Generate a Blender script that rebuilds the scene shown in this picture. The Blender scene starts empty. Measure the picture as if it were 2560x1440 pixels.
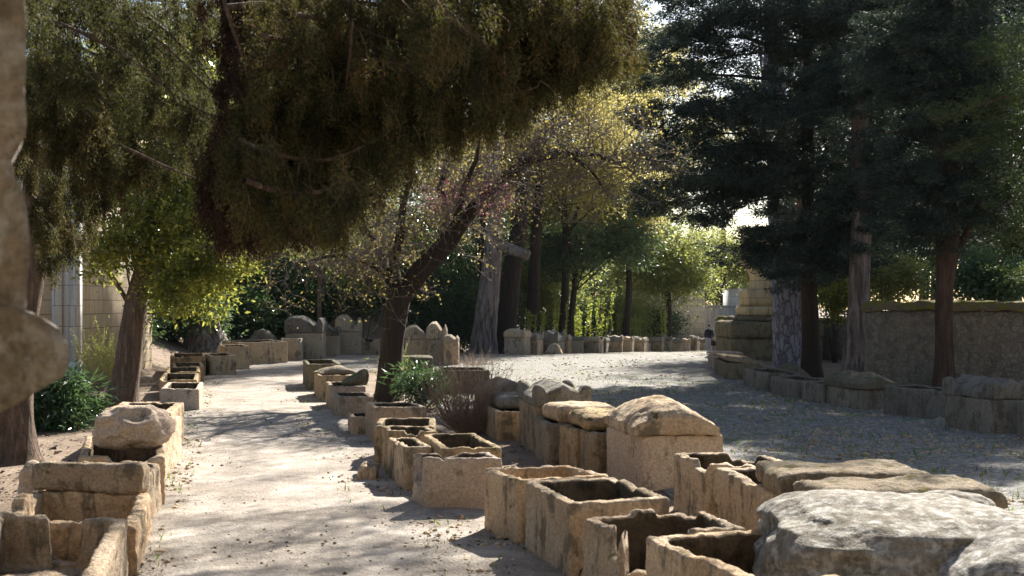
import bpy, math, random
import numpy as np
from mathutils import Vector
R = math.radians
rng = np.random.default_rng(7)
random.seed(7)
SC = bpy.context.scene
COL = SC.collection

# ------------------------------------------------------------------ camera
H, F, HV = 2.9, 3000.0, 757.0            # eye height (m), focal length and horizon row of a 2560 px wide picture
cam = bpy.data.cameras.new('camera')
cam.sensor_width = 36
cam.lens = F / 2560 * 36
cam.shift_y = (HV - 720) / 2560
cam.clip_end = 3000
cam.dof.use_dof = True
cam.dof.focus_distance = 42
cam.dof.aperture_fstop = 42.19 / 14.0
co = bpy.data.objects.new('camera', cam)
COL.objects.link(co)
co.location = (0, 0, H)
co.rotation_euler = (R(90), 0, 0)
SC.camera = co

# ------------------------------------------------------------------ light
SUN_EL, SUN_AZ = 35.0, 23.0              # azimuth from +Y towards +X
w = bpy.data.worlds.new('World')
SC.world = w
w.use_nodes = True
nt = w.node_tree
sky = nt.nodes.new('ShaderNodeTexSky')
sky.sky_type = 'NISHITA'
sky.sun_disc = False
sky.sun_elevation = R(SUN_EL)
sky.sun_rotation = R(SUN_AZ)
bg = nt.nodes['Background']
nt.links.new(sky.outputs[0], bg.inputs[0])
bg.inputs[1].default_value = 0.05
sl = bpy.data.lights.new('sun', 'SUN')
sl.energy = 5.0
sl.angle = R(0.55)
sl.color = (1, 0.95, 0.86)
so = bpy.data.objects.new('sun', sl)
COL.objects.link(so)
sd = Vector((math.sin(R(SUN_AZ)) * math.cos(R(SUN_EL)), math.cos(R(SUN_AZ)) * math.cos(R(SUN_EL)), math.sin(R(SUN_EL))))
so.rotation_euler = sd.to_track_quat('Z', 'Y').to_euler()
so.location = (10, 30, 40)
SC.view_settings.view_transform = 'Standard'
SC.view_settings.look = 'None'
SC.view_settings.exposure = 1.72
SC.view_settings.gamma = 1
SC.cycles.max_bounces = 8
SC.cycles.diffuse_bounces = 4
SC.cycles.transmission_bounces = 6
SC.cycles.transparent_max_bounces = 8

# ------------------------------------------------------------------ helpers
def W(u, v, D):
    return np.array(((u - 1280) / F * D, D, H - (v - HV) / F * D))

def T(u, v, z):
    D = (H - z) * F / (v - HV)
    return ((u - 1280) / F * D, D)

PERM = np.random.default_rng(3).permutation(256)
def vnoise(P, seed=0):
    P = np.asarray(P, float) + seed * 17.31
    i = np.floor(P).astype(int)
    f = P - i
    f = f * f * (3 - 2 * f)
    def h(a, b, c):
        return PERM[(PERM[(PERM[a & 255] + b) & 255] + c) & 255] / 127.5 - 1
    x, y, z = i[..., 0], i[..., 1], i[..., 2]
    fx, fy, fz = f[..., 0], f[..., 1], f[..., 2]
    def l(a, b, t): return a + (b - a) * t
    return l(l(l(h(x, y, z), h(x+1, y, z), fx), l(h(x, y+1, z), h(x+1, y+1, z), fx), fy),
             l(l(h(x, y, z+1), h(x+1, y, z+1), fx), l(h(x, y+1, z+1), h(x+1, y+1, z+1), fx), fy), fz)

def fbm(P, freq=1.0, octs=3, seed=0):
    s = 0; a = 1
    for k in range(octs):
        s = s + a * vnoise(np.asarray(P) * freq, seed + k * 5)
        a *= 0.5; freq *= 2.1
    return s

def vdisp(P, amp, freq, octs=3, seed=0):
    return P + amp * np.stack([fbm(P, freq, octs, seed + 11 * k) for k in range(3)], -1)

def mk(name, V, Q, mat, parent=None, loc=None, smooth=True):
    V = np.array(V, float)
    if parent is not None:
        V = V - np.array(parent_world(parent))
    elif loc is not None:
        V = V - np.array(loc)
    Q = [np.asarray(q, int) for q in (Q if isinstance(Q, list) else [Q]) if len(q)]
    me = bpy.data.meshes.new(name)
    me.vertices.add(len(V))
    me.vertices.foreach_set('co', V.astype(np.float32).ravel())
    idx = np.concatenate([q.ravel() for q in Q])
    st = []; base = 0
    for q in Q:
        k = q.shape[1]
        st.append(base + np.arange(len(q)) * k)
        base += q.size
    st = np.concatenate(st)
    me.loops.add(len(idx))
    me.loops.foreach_set('vertex_index', idx.astype(np.int32))
    me.polygons.add(len(st))
    me.polygons.foreach_set('loop_start', st.astype(np.int32))
    if smooth:
        me.polygons.foreach_set('use_smooth', np.ones(len(st), bool))
    me.update(calc_edges=True)
    me.materials.append(mat)
    o = bpy.data.objects.new(name, me)
    COL.objects.link(o)
    if parent is not None:
        o.parent = parent
    elif loc is not None:
        o.location = [float(c) for c in loc]
    return o

def parent_world(p):
    v = Vector(p.location)
    while p.parent:
        p = p.parent
        v = v + p.location
    return v

def thing(name, loc, label, cat, group=None):
    o = bpy.data.objects.new(name, None)
    o.empty_display_size = 0.3
    COL.objects.link(o)
    o.location = [float(c) for c in loc]
    return tag(o, label, cat, group)

def tag(o, label=None, cat=None, group=None, kind=None):
    if label:
        o['label'] = label
        if len(label.split()) > 16: print('LONG', label)
    if cat: o['category'] = cat
    if group: o['group'] = group
    if kind: o['kind'] = kind
    return o

class MB:
    def __init__(s): s.V = []; s.Q = []; s.T = []; s.n = 0
    def add(s, V, Q=None, Tt=None):
        V = np.asarray(V, float)
        if Q is not None and len(Q): s.Q.append(np.asarray(Q) + s.n)
        if Tt is not None and len(Tt): s.T.append(np.asarray(Tt) + s.n)
        s.V.append(V); s.n += len(V)
    def box(s, x0, x1, y0, y1, z0, z1):
        V = [(x, y, z) for z in (z0, z1) for y in (y0, y1) for x in (x0, x1)]
        s.add(V, [(0, 2, 3, 1), (4, 5, 7, 6), (0, 1, 5, 4), (2, 6, 7, 3), (0, 4, 6, 2), (1, 3, 7, 5)])
    def tube(s, P, r, seg=8, cap=True, wob=0.0, seed=0, freq=2.0):
        P = np.asarray(P, float)
        n = len(P)
        r = np.broadcast_to(np.asarray(r, float), (n,))
        t = np.gradient(P, axis=0)
        t /= np.linalg.norm(t, axis=1)[:, None] + 1e-9
        up = np.where(np.abs(t[:, 2:3]) > 0.9, np.array([[0.3, 1, 0.0]]), np.array([[0, 0, 1.0]]))
        a = np.cross(t, up); a /= np.linalg.norm(a, axis=1)[:, None] + 1e-9
        b = np.cross(t, a)
        th = np.arange(seg) / seg * 2 * np.pi
        ring = a[:, None] * np.cos(th)[None, :, None] + b[:, None] * np.sin(th)[None, :, None]
        V = P[:, None] + ring * r[:, None, None]
        if wob:
            k = 1 + wob * fbm(V * np.array([1, 1, 0.35]), freq, 3, seed)
            V = P[:, None] + ring * (r[:, None] * k)[..., None]
        i = np.arange(n - 1)[:, None] * seg
        j = np.arange(seg)[None]
        k = (j + 1) % seg
        Q = np.stack([i + j, i + k, i + seg + k, i + seg + j], -1).reshape(-1, 4)
        V = V.reshape(-1, 3)
        Tt = None
        if cap:
            V = np.concatenate([V, [P[-1]]])
            Tt = [((n - 1) * seg + q, (n - 1) * seg + (q + 1) % seg, n * seg) for q in range(seg)]
        s.add(V, Q, Tt)
    def build(s, name, mat, parent=None, loc=None, smooth=True):
        V = np.concatenate(s.V)
        Q = []
        if s.Q: Q.append(np.concatenate(s.Q))
        if s.T: Q.append(np.concatenate(s.T))
        return mk(name, V, Q, mat, parent, loc, smooth)

def catmull(P, step=0.4):
    P = np.asarray(P, float)
    P2 = np.concatenate([[2 * P[0] - P[1]], P, [2 * P[-1] - P[-2]]])
    out = []
    for i in range(1, len(P2) - 2):
        n = max(2, int(np.linalg.norm(P2[i + 1] - P2[i]) / step))
        for k in range(n):
            t = k / n
            a, b, c, d = P2[i - 1:i + 3]
            out.append(0.5 * (2 * b + (c - a) * t + (2 * a - 5 * b + 4 * c - d) * t * t + (3 * b - a - 3 * c + d) * t ** 3))
    out.append(P[-1])
    return np.array(out)

# ------------------------------------------------------------------ materials
def newmat(name):
    m = bpy.data.materials.new(name)
    m.use_nodes = True
    t = m.node_tree
    b = t.nodes['Principled BSDF']
    b.inputs['Roughness'].default_value = 0.9
    b.inputs['Specular IOR Level'].default_value = 0.2
    return m, t, b

class N:
    """tiny node helper"""
    def __init__(s, t): s.t = t
    def new(s, k, **kw):
        n = s.t.nodes.new(k)
        for a, v in kw.items(): setattr(n, a, v)
        return n
    def link(s, a, b): s.t.links.new(a, b)
    def noise(s, vec, scale, detail=4, rough=0.55, dist=0):
        n = s.new('ShaderNodeTexNoise')
        n.inputs['Scale'].default_value = scale
        n.inputs['Detail'].default_value = detail
        n.inputs['Roughness'].default_value = rough
        n.inputs['Distortion'].default_value = dist
        if vec is not None: s.link(vec, n.inputs['Vector'])
        return n.outputs['Fac']
    def ramp(s, fac, stops):
        n = s.new('ShaderNodeValToRGB')
        e = n.color_ramp.elements
        while len(e) < len(stops): e.new(0.5)
        for k, (p, c) in enumerate(stops):
            e[k].position = p
            e[k].color = (*c, 1) if not isinstance(c, (int, float)) else (c, c, c, 1)
        s.link(fac, n.inputs[0])
        return n.outputs[0]
    def mix(s, fac, a, b, mode='MIX'):
        n = s.new('ShaderNodeMix', data_type='RGBA', blend_type=mode)
        for sock, v in ((n.inputs[0], fac), (n.inputs[6], a), (n.inputs[7], b)):
            if hasattr(v, 'links'): s.link(v, sock)
            elif isinstance(v, tuple): sock.default_value = (*v, 1)
            else: sock.default_value = v
        return n.outputs[2]
    def math(s, op, a, b=None):
        n = s.new('ShaderNodeMath', operation=op)
        for sock, v in ((n.inputs[0], a), (n.inputs[1], b)):
            if v is None: continue
            if hasattr(v, 'links'): s.link(v, sock)
            else: sock.default_value = v
        return n.outputs[0]
    def mapping(s, vec, scale):
        n = s.new('ShaderNodeMapping')
        n.inputs['Scale'].default_value = scale
        s.link(vec, n.inputs[0])
        return n.outputs[0]
    def objvec(s, rand=True):
        tc = s.new('ShaderNodeTexCoord').outputs['Object']
        if not rand: return tc
        oi = s.new('ShaderNodeObjectInfo').outputs['Random']
        n = s.new('ShaderNodeVectorMath', operation='MULTIPLY_ADD')
        s.link(oi, n.inputs[0])
        n.inputs[1].default_value = (31, 57, 13)
        s.link(tc, n.inputs[2])
        return n.outputs[0]
    def bump(s, h, strength, dist, b, normal=None):
        n = s.new('ShaderNodeBump')
        n.inputs['Strength'].default_value = strength
        n.inputs['Distance'].default_value = dist
        s.link(h, n.inputs['Height'])
        if normal is not None: s.link(normal, n.inputs['Normal'])
        if b is not None: s.link(n.outputs[0], b.inputs['Normal'])
        return n.outputs[0]

def stone_mat(name, c1, c2, dark=(0.10, 0.085, 0.06), dark_amt=0.45, moss=(0.075, 0.062, 0.018), moss_amt=0.4, bump=0.5, pale=None, pale_amt=0.5):
    m, t, b = newmat(name)
    n = N(t)
    v = n.objvec()
    big = n.noise(v, 1.3, 5, 0.6)
    col = n.mix(n.ramp(big, [(0.3, 0.0), (0.7, 1.0)]), c1, c2)
    # per stone tone
    oi = n.new('ShaderNodeObjectInfo').outputs['Random']
    tone = n.ramp(oi, [(0.0, (0.72, 0.72, 0.74)), (0.5, (1, 0.98, 0.95)), (1.0, (1.12, 1.02, 0.9))])
    col = n.mix(1.0, col, tone, 'MULTIPLY')
    fine = n.noise(v, 26, 4, 0.7)
    col = n.mix(0.65, col, n.ramp(fine, [(0.32, 0.5), (0.68, 1.4)]), 'MULTIPLY')
    # rain streaks and black crust
    st = n.noise(n.mapping(v, (4.5, 4.5, 0.9)), 1.0, 6, 0.7, 0.5)
    pat = n.noise(v, 2.6, 4, 0.65)
    dm = n.ramp(n.math('MULTIPLY', st, pat), [(0.22 + 0.09 * (1 - dark_amt), 0.0), (0.31 + 0.10 * (1 - dark_amt), 1.0)])
    col = n.mix(n.math('MULTIPLY', dm, 0.78), col, dark)
    pits = n.noise(v, 55, 2, 0.5)
    col = n.mix(n.ramp(pits, [(0.28, 0.55), (0.36, 0.0)]), col, dark)
    if pale:
        lp = n.noise(v, 8.0, 8, 0.72, 0.3)
        col = n.mix(n.ramp(lp, [(0.56 - 0.2 * pale_amt, 0.0), (0.72 - 0.2 * pale_amt, 0.85)]), col, pale)
    # moss grows on the upper faces, in patches
    geo = n.new('ShaderNodeNewGeometry')
    sx = n.new('ShaderNodeSeparateXYZ')
    n.link(geo.outputs['Normal'], sx.inputs[0])
    upf = n.math('ADD', n.math('MULTIPLY', sx.outputs['Z'], 0.05), 0)
    mn = n.noise(v, 3.3, 6, 0.7)
    mm = n.ramp(n.math('ADD', mn, upf), [(0.72 - 0.24 * moss_amt, 0.0), (0.80 - 0.22 * moss_amt, 1.0)])
    mcol = n.mix(fine, moss, tuple(min(1, c * 2.2) for c in moss))
    col = n.mix(mm, col, mcol)
    n.link(col, b.inputs['Base Color'])
    hb = n.math('ADD', n.noise(v, 9, 6, 0.7), n.math('MULTIPLY', pits, 0.5))
    vo = n.new('ShaderNodeTexVoronoi'); vo.inputs['Scale'].default_value = 14
    n.link(v, vo.inputs['Vector'])
    hb = n.math('ADD', hb, n.math('MULTIPLY', vo.outputs['Distance'], 0.25))
    n.bump(hb, bump * 1.3, 0.07, b)
    b.inputs['Roughness'].default_value = 0.95
    b.inputs['Specular IOR Level'].default_value = 0.1
    return m

M = {}
M['warm'] = stone_mat('warm_limestone', (0.38, 0.275, 0.18), (0.60, 0.49, 0.365), dark_amt=0.65, moss_amt=0.45)
M['mossy'] = stone_mat('mossy_limestone', (0.35, 0.26, 0.16), (0.46, 0.36, 0.24), dark_amt=0.85, moss_amt=0.62)
M['pale'] = stone_mat('pale_limestone', (0.50, 0.38, 0.29), (0.60, 0.50, 0.40), dark_amt=0.15, moss_amt=0.1)
M['grey'] = stone_mat('grey_shaded_limestone', (0.19, 0.175, 0.15), (0.30, 0.275, 0.235), dark_amt=0.8, moss_amt=0.35)  # grey stone, also carries the shade of the shady rows in its colour
M['slabgrey'] = stone_mat('brown_grey_slab', (0.20, 0.16, 0.115), (0.32, 0.275, 0.215), dark_amt=0.85, moss_amt=0.5)
M['far'] = stone_mat('weathered_limestone', (0.38, 0.31, 0.22), (0.50, 0.43, 0.33), dark_amt=0.5, moss_amt=0.2)
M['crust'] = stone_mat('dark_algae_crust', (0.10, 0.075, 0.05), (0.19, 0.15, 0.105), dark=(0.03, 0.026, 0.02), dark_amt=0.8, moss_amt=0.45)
M['lichen'] = stone_mat('lichen_rock', (0.17, 0.15, 0.12), (0.30, 0.275, 0.24), dark_amt=0.85, moss_amt=0.1, bump=0.35,
                        pale=(0.50, 0.48, 0.44), pale_amt=0.45)
M['jamb'] = stone_mat('jamb_stone', (0.17, 0.15, 0.12), (0.27, 0.25, 0.22), dark_amt=0.6, moss_amt=0.35, moss=(0.12, 0.09, 0.03), pale=(0.42, 0.41, 0.39), pale_amt=0.45)

def ashlar_mat(name, c1, c2, bw=0.9, bh=0.42, mortar=0.010, dark_amt=0.3):
    m, t, b = newmat(name)
    n = N(t)
    v = n.objvec(False)
    # use x+y for the horizontal axis so every face gets courses
    sp = n.new('ShaderNodeSeparateXYZ'); n.link(v, sp.inputs[0])
    cb = n.new('ShaderNodeCombineXYZ')
    n.link(n.math('ADD', sp.outputs['X'], sp.outputs['Y']), cb.inputs['X'])
    n.link(sp.outputs['Z'], cb.inputs['Y'])
    br = n.new('ShaderNodeTexBrick')
    n.link(cb.outputs[0], br.inputs['Vector'])
    br.inputs['Scale'].default_value = 1
    br.inputs['Brick Width'].default_value = bw
    br.inputs['Row Height'].default_value = bh
    br.inputs['Mortar Size'].default_value = mortar
    br.inputs['Color1'].default_value = (*c1, 1)
    br.inputs['Color2'].default_value = (*c2, 1)
    br.inputs['Mortar'].default_value = (c1[0] * 0.35, c1[1] * 0.35, c1[2] * 0.35, 1)
    st = n.noise(n.mapping(v, (3, 3, 0.4)), 1.0, 5, 0.65)
    col = n.mix(n.ramp(st, [(0.5 - 0.2 * dark_amt, 0.0), (0.75, 0.8)]), br.outputs['Color'], tuple(c * 0.4 for c in c1))
    col = n.mix(0.4, col, n.ramp(n.noise(v, 12, 4, 0.7), [(0.3, 0.7), (0.7, 1.25)]), 'MULTIPLY')
    n.link(col, b.inputs['Base Color'])
    n.bump(n.math('ADD', br.outputs['Fac'], n.math('MULTIPLY', n.noise(v, 10, 4), -1)), 0.5, 0.02, b)
    return m
M['yellow'] = ashlar_mat('yellow_ashlar', (0.52, 0.38, 0.20), (0.60, 0.46, 0.27), 0.8, 0.45)
M['cream'] = ashlar_mat('cream_ashlar', (0.62, 0.50, 0.34), (0.68, 0.57, 0.41), 0.9, 0.5, 0.012, 0.1)
M['greywall'] = ashlar_mat('grey_wall', (0.33, 0.34, 0.36), (0.38, 0.39, 0.41), 1.6, 1.3, 0.01, 0.5)
M['whitewall'] = ashlar_mat('pale_wall', (0.55, 0.54, 0.52), (0.6, 0.6, 0.58), 1.4, 0.7, 0.01, 0.1)
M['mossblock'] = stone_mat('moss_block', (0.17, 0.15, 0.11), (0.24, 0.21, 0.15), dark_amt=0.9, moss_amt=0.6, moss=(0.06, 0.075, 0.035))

def rubble_mat():
    m, t, b = newmat('rubble_wall')
    n = N(t)
    v = n.objvec(False)
    nz = n.new('ShaderNodeTexNoise'); nz.inputs['Scale'].default_value = 3; n.link(v, nz.inputs['Vector'])
    ad = n.new('ShaderNodeVectorMath', operation='MULTIPLY_ADD'); n.link(nz.outputs['Color'], ad.inputs[0]); ad.inputs[1].default_value = (.35, .35, .35); n.link(v, ad.inputs[2])
    v2 = n.mapping(ad.outputs[0], (7.0, 7.0, 5.6))
    vo = n.new('ShaderNodeTexVoronoi'); vo.feature = 'F1'
    vo.inputs['Scale'].default_value = 1
    n.link(v2, vo.inputs['Vector'])
    ve = n.new('ShaderNodeTexVoronoi'); ve.feature = 'DISTANCE_TO_EDGE'
    ve.inputs['Scale'].default_value = 1
    n.link(v2, ve.inputs['Vector'])
    hs = n.new('ShaderNodeSeparateColor'); n.link(vo.outputs['Color'], hs.inputs[0])
    col = n.ramp(hs.outputs[0], [(0.0, (0.14, 0.125, 0.10)), (0.5, (0.24, 0.21, 0.165)), (1.0, (0.20, 0.185, 0.16))])
    col = n.mix(n.ramp(ve.outputs['Distance'], [(0.0, 0.55), (0.10, 0.0)]), col, (0.10, 0.085, 0.065))
    st = n.noise(n.mapping(v, (1.5, 1.5, 0.5)), 1.0, 5, 0.65)
    col = n.mix(n.ramp(st, [(0.5, 0.0), (0.7, 0.7)]), col, (0.10, 0.095, 0.075))
    n.link(col, b.inputs['Base Color'])
    n.bump(n.math('ADD', n.ramp(ve.outputs['Distance'], [(0.0, 0.0), (0.15, 1.0)]), n.noise(v, 14, 4)), 0.7, 0.05, b)
    return m
M['rubble'] = rubble_mat()

def bark_mat(name, c1, c2, furrow=(0.03, 0.022, 0.016), scale=9, amt=0.6, plates=False):
    m, t, b = newmat(name)
    n = N(t)
    v = n.objvec()
    vs = n.mapping(v, (1, 1, 0.3 if plates else 0.14))
    if plates:
        ve = n.new('ShaderNodeTexVoronoi'); ve.feature = 'DISTANCE_TO_EDGE'
        ve.inputs['Scale'].default_value = scale
        nz = n.new('ShaderNodeTexNoise'); nz.inputs['Scale'].default_value = 3; n.link(v, nz.inputs['Vector'])
        ad = n.new('ShaderNodeVectorMath', operation='MULTIPLY_ADD'); n.link(nz.outputs['Color'], ad.inputs[0]); ad.inputs[1].default_value = (.3, .3, .3); n.link(vs, ad.inputs[2])
        n.link(ad.outputs[0], ve.inputs['Vector'])
        fur = n.ramp(ve.outputs['Distance'], [(0.0, 0.0), (0.18, 1.0)])
    else:
        fur = n.ramp(n.noise(vs, scale, 5, 0.65, 0.4), [(0.38, 0.0), (0.6, 1.0)])
    col = n.mix(n.noise(v, 3, 4, 0.6), c1, c2)
    col = n.mix(0.45, col, n.ramp(n.noise(v, 22, 3), [(0.3, 0.6), (0.7, 1.35)]), 'MULTIPLY')
    col = n.mix(n.math('MULTIPLY', n.math('SUBTRACT', 1.0, fur), amt), col, furrow)
    n.link(col, b.inputs['Base Color'])
    n.bump(n.math('ADD', fur, n.math('MULTIPLY', n.noise(v, 25, 4), 0.3)), 0.9, 0.05, b)
    return m
M['bark_red'] = bark_mat('reddish_bark', (0.155, 0.10, 0.07), (0.24, 0.17, 0.125), scale=11)
M['bark_dark'] = bark_mat('dark_bark', (0.045, 0.032, 0.024), (0.075, 0.055, 0.042), scale=8)
M['bark_brown'] = bark_mat('brown_bark', (0.085, 0.055, 0.04), (0.14, 0.09, 0.065), scale=10)
M['bark_grey'] = bark_mat('grey_bark', (0.22, 0.175, 0.15), (0.34, 0.28, 0.25), scale=6, amt=0.75)
M['bark_pine'] = bark_mat('plated_pine_bark', (0.22, 0.22, 0.27), (0.36, 0.34, 0.37), furrow=(0.05, 0.045, 0.06), scale=4.6, amt=0.8, plates=True)
M['bark_orange'] = bark_mat('orange_pine_bark', (0.30, 0.15, 0.075), (0.36, 0.20, 0.11), scale=5, plates=True)
M['twig'] = bark_mat('twig_bark', (0.24, 0.19, 0.16), (0.36, 0.30, 0.26), scale=20, amt=0.3)
M['twig_dark'] = bark_mat('dark_twig', (0.06, 0.045, 0.035), (0.10, 0.08, 0.065), scale=20, amt=0.3)
M['redtwig'] = bark_mat('red_brown_twig', (0.46, 0.29, 0.20), (0.62, 0.44, 0.32), scale=20, amt=0.1)
M['drytwig'] = bark_mat('dry_twig', (0.60, 0.46, 0.35), (0.75, 0.62, 0.50), scale=20, amt=0.1)

def leaf_mat(name, cols, trans, tfac=0.45, gloss=0.35, clump=1.2):
    m = bpy.data.materials.new(name)
    m.use_nodes = True
    t = m.node_tree
    t.nodes.clear()
    n = N(t)
    out = n.new('ShaderNodeOutputMaterial')
    v = n.objvec(False)
    geo = n.new('ShaderNodeNewGeometry')
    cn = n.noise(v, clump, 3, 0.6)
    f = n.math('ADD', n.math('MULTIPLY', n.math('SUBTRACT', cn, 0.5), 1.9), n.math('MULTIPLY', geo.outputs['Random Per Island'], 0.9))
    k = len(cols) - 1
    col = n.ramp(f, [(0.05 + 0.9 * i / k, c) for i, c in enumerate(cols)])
    tr = n.mix(0.5, col, tuple(trans), 'MIX')
    p = n.new('ShaderNodeBsdfPrincipled')
    n.link(col, p.inputs['Base Color'])
    p.inputs['Roughness'].default_value = gloss
    p.inputs['Specular IOR Level'].default_value = 0.35
    tl = n.new('ShaderNodeBsdfTranslucent')
    n.link(tr, tl.inputs['Color'])
    ms = n.new('ShaderNodeMixShader')
    ms.inputs[0].default_value = tfac
    n.link(p.outputs[0], ms.inputs[1]); n.link(tl.outputs[0], ms.inputs[2])
    n.link(ms.outputs[0], out.inputs[0])
    return m
M['laurel'] = leaf_mat('laurel_leaf', [(0.03, 0.055, 0.014), (0.075, 0.11, 0.025), (0.17, 0.19, 0.04), (0.50, 0.42, 0.08)], (0.50, 0.52, 0.09), 0.48, 0.2, 1.6)
M['oleander'] = leaf_mat('oleander_leaf', [(0.03, 0.07, 0.035), (0.07, 0.12, 0.06), (0.12, 0.19, 0.08)], (0.15, 0.26, 0.06), 0.3, 0.25)
M['ivy'] = leaf_mat('dark_shrub_leaf', [(0.02, 0.042, 0.028), (0.045, 0.08, 0.042), (0.12, 0.17, 0.07)], (0.20, 0.30, 0.09), 0.42, 0.4, 0.6)
M['midgreen'] = leaf_mat('mid_green_leaf', [(0.06, 0.09, 0.03), (0.13, 0.16, 0.055), (0.27, 0.28, 0.09)], (0.55, 0.58, 0.14), 0.45, 0.45, 0.5)
M['golden'] = leaf_mat('golden_spring_leaf', [(0.08, 0.08, 0.03), (0.26, 0.23, 0.08), (0.52, 0.44, 0.15)], (0.70, 0.62, 0.20), 0.52, 0.5, 0.4)
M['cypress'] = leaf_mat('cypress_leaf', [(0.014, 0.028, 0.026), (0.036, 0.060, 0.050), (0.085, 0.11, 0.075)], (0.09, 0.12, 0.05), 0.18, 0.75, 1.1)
M['cypress_lit'] = leaf_mat('sunlit_cypress_leaf', [(0.03, 0.055, 0.02), (0.055, 0.085, 0.025), (0.09, 0.12, 0.035)], (0.14, 0.19, 0.04), 0.3, 0.7, 0.8)  # brighter cypress copy, sunlight on the sprays put into the colour
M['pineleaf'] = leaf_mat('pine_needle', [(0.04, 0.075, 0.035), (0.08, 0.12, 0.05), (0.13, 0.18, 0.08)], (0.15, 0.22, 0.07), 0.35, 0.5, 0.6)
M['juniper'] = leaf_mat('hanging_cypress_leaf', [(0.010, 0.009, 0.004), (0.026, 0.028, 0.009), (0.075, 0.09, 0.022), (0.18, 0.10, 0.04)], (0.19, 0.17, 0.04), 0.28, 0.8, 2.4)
M['juniper_lit'] = leaf_mat('sunlit_hanging_leaf', [(0.012, 0.012, 0.006), (0.032, 0.038, 0.014), (0.11, 0.115, 0.04)], (0.18, 0.18, 0.045), 0.3, 0.8, 2.0)  # lit copy of the juniper leaf, sun put into the colour
M['rust'] = leaf_mat('brown_dead_leaf', [(0.018, 0.010, 0.007), (0.04, 0.021, 0.012), (0.09, 0.045, 0.02)], (0.12, 0.055, 0.02), 0.25, 0.7, 1.8)
M['deadleaf'] = leaf_mat('russet_leaf', [(0.16, 0.07, 0.035), (0.30, 0.14, 0.07)], (0.4, 0.16, 0.06), 0.4, 0.6)
M['bud'] = leaf_mat('olive_bud', [(0.14, 0.11, 0.05), (0.26, 0.22, 0.07), (0.42, 0.34, 0.10)], (0.5, 0.42, 0.12), 0.4, 0.6)
M['pink'] = leaf_mat('pink_blossom', [(0.35, 0.10, 0.16), (0.5, 0.2, 0.28)], (0.6, 0.2, 0.3), 0.4, 0.6)
M['shootleaf'] = leaf_mat('yellow_green_shoot', [(0.22, 0.28, 0.04), (0.34, 0.38, 0.07)], (0.5, 0.55, 0.07), 0.5, 0.5)
M['grass'] = leaf_mat('grass_blade', [(0.06, 0.11, 0.02), (0.12, 0.19, 0.03), (0.2, 0.26, 0.06)], (0.25, 0.4, 0.05), 0.4, 0.5)

# ------------------------------------------------------------------ ground
def gz(x, y):
    x = np.asarray(x, float); y = np.asarray(y, float)
    z = -0.034 * np.clip(y - 66, 0, 60)
    # bank on the left behind the sarcophagi
    e = np.clip((-13.5 - x - 0.05 * (y - 45)) / 9, 0, 1) * np.clip((y - 36) / 12, 0, 1)
    e2 = np.clip((y - 70) / 10, 0, 1) * np.clip((-3.5 - x) / 6, 0, 1)
    s = np.maximum(e, e2)
    return z + 3.4 * s * s * (3 - 2 * s)

def soil_mat(name, cols, peb=(0.55, 0.5, 0.43), scale=1.0, bump=0.6, green=None, green_amt=0.3, cob=False):
    m, t, b = newmat(name)
    n = N(t)
    v = n.objvec(False)
    big = n.noise(v, 0.9 * scale, 8, 0.72)
    col = n.ramp(big, [(0.3, cols[0]), (0.5, cols[1]), (0.72, cols[2])])
    fine = n.noise(v, 30, 5, 0.75)
    col = n.mix(0.55, col, n.ramp(fine, [(0.3, 0.6), (0.7, 1.35)]), 'MULTIPLY')
    vo = n.new('ShaderNodeTexVoronoi'); vo.inputs['Scale'].default_value = 13 if cob else 26
    n.link(v, vo.inputs['Vector'])
    sp = n.new('ShaderNodeSeparateColor'); n.link(vo.outputs['Color'], sp.inputs[0])
    if cob:
        col = n.mix(1.0, col, n.ramp(sp.outputs[0], [(0, 0.65), (1, 1.35)]), 'MULTIPLY')
        col = n.mix(n.ramp(vo.outputs['Distance'], [(0.45, 0.0), (0.8, 0.75)]), col, (0.13, 0.11, 0.08))
    else:
        pm = n.math('MULTIPLY', n.ramp(sp.outputs[0], [(0.84, 0.0), (0.86, 1.0)]), n.ramp(vo.outputs['Distance'], [(0.25, 1.0), (0.34, 0.0)]))
        col = n.mix(n.math('MULTIPLY', pm, 0.8), col, peb)
        dk = n.math('MULTIPLY', n.ramp(sp.outputs[1], [(0.9, 0.0), (0.92, 1.0)]), n.ramp(vo.outputs['Distance'], [(0.2, 1.0), (0.3, 0.0)]))
        col = n.mix(n.math('MULTIPLY', dk, 0.8), col, (0.07, 0.05, 0.035))
    if green:
        gn = n.noise(v, 0.9, 7, 0.72)
        col = n.mix(n.ramp(gn, [(0.62 - 0.2 * green_amt, 0.0), (0.72 - 0.2 * green_amt, 0.85)]), col, green)
    n.link(col, b.inputs['Base Color'])
    h = n.math('ADD', n.noise(v, 12, 6, 0.7), n.math('MULTIPLY', vo.outputs['Distance'], -0.9 if cob else -0.3))
    n.bump(h, bump, 0.05 if cob else 0.03, b)
    return m
M['soil'] = soil_mat('leaf_litter_soil', [(0.13, 0.09, 0.06), (0.20, 0.145, 0.10), (0.29, 0.22, 0.16)], bump=0.8)
M['path'] = soil_mat('dirt_path', [(0.17, 0.14, 0.11), (0.31, 0.265, 0.22), (0.56, 0.50, 0.43)], bump=1.0)  # wide light to dark range also paints sun dapples into the dirt
M['cobble'] = soil_mat('cobble_paving', [(0.18, 0.165, 0.15), (0.26, 0.245, 0.23), (0.37, 0.355, 0.335)], cob=True, bump=0.9, green=(0.09, 0.13, 0.035), green_amt=0.45)

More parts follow.
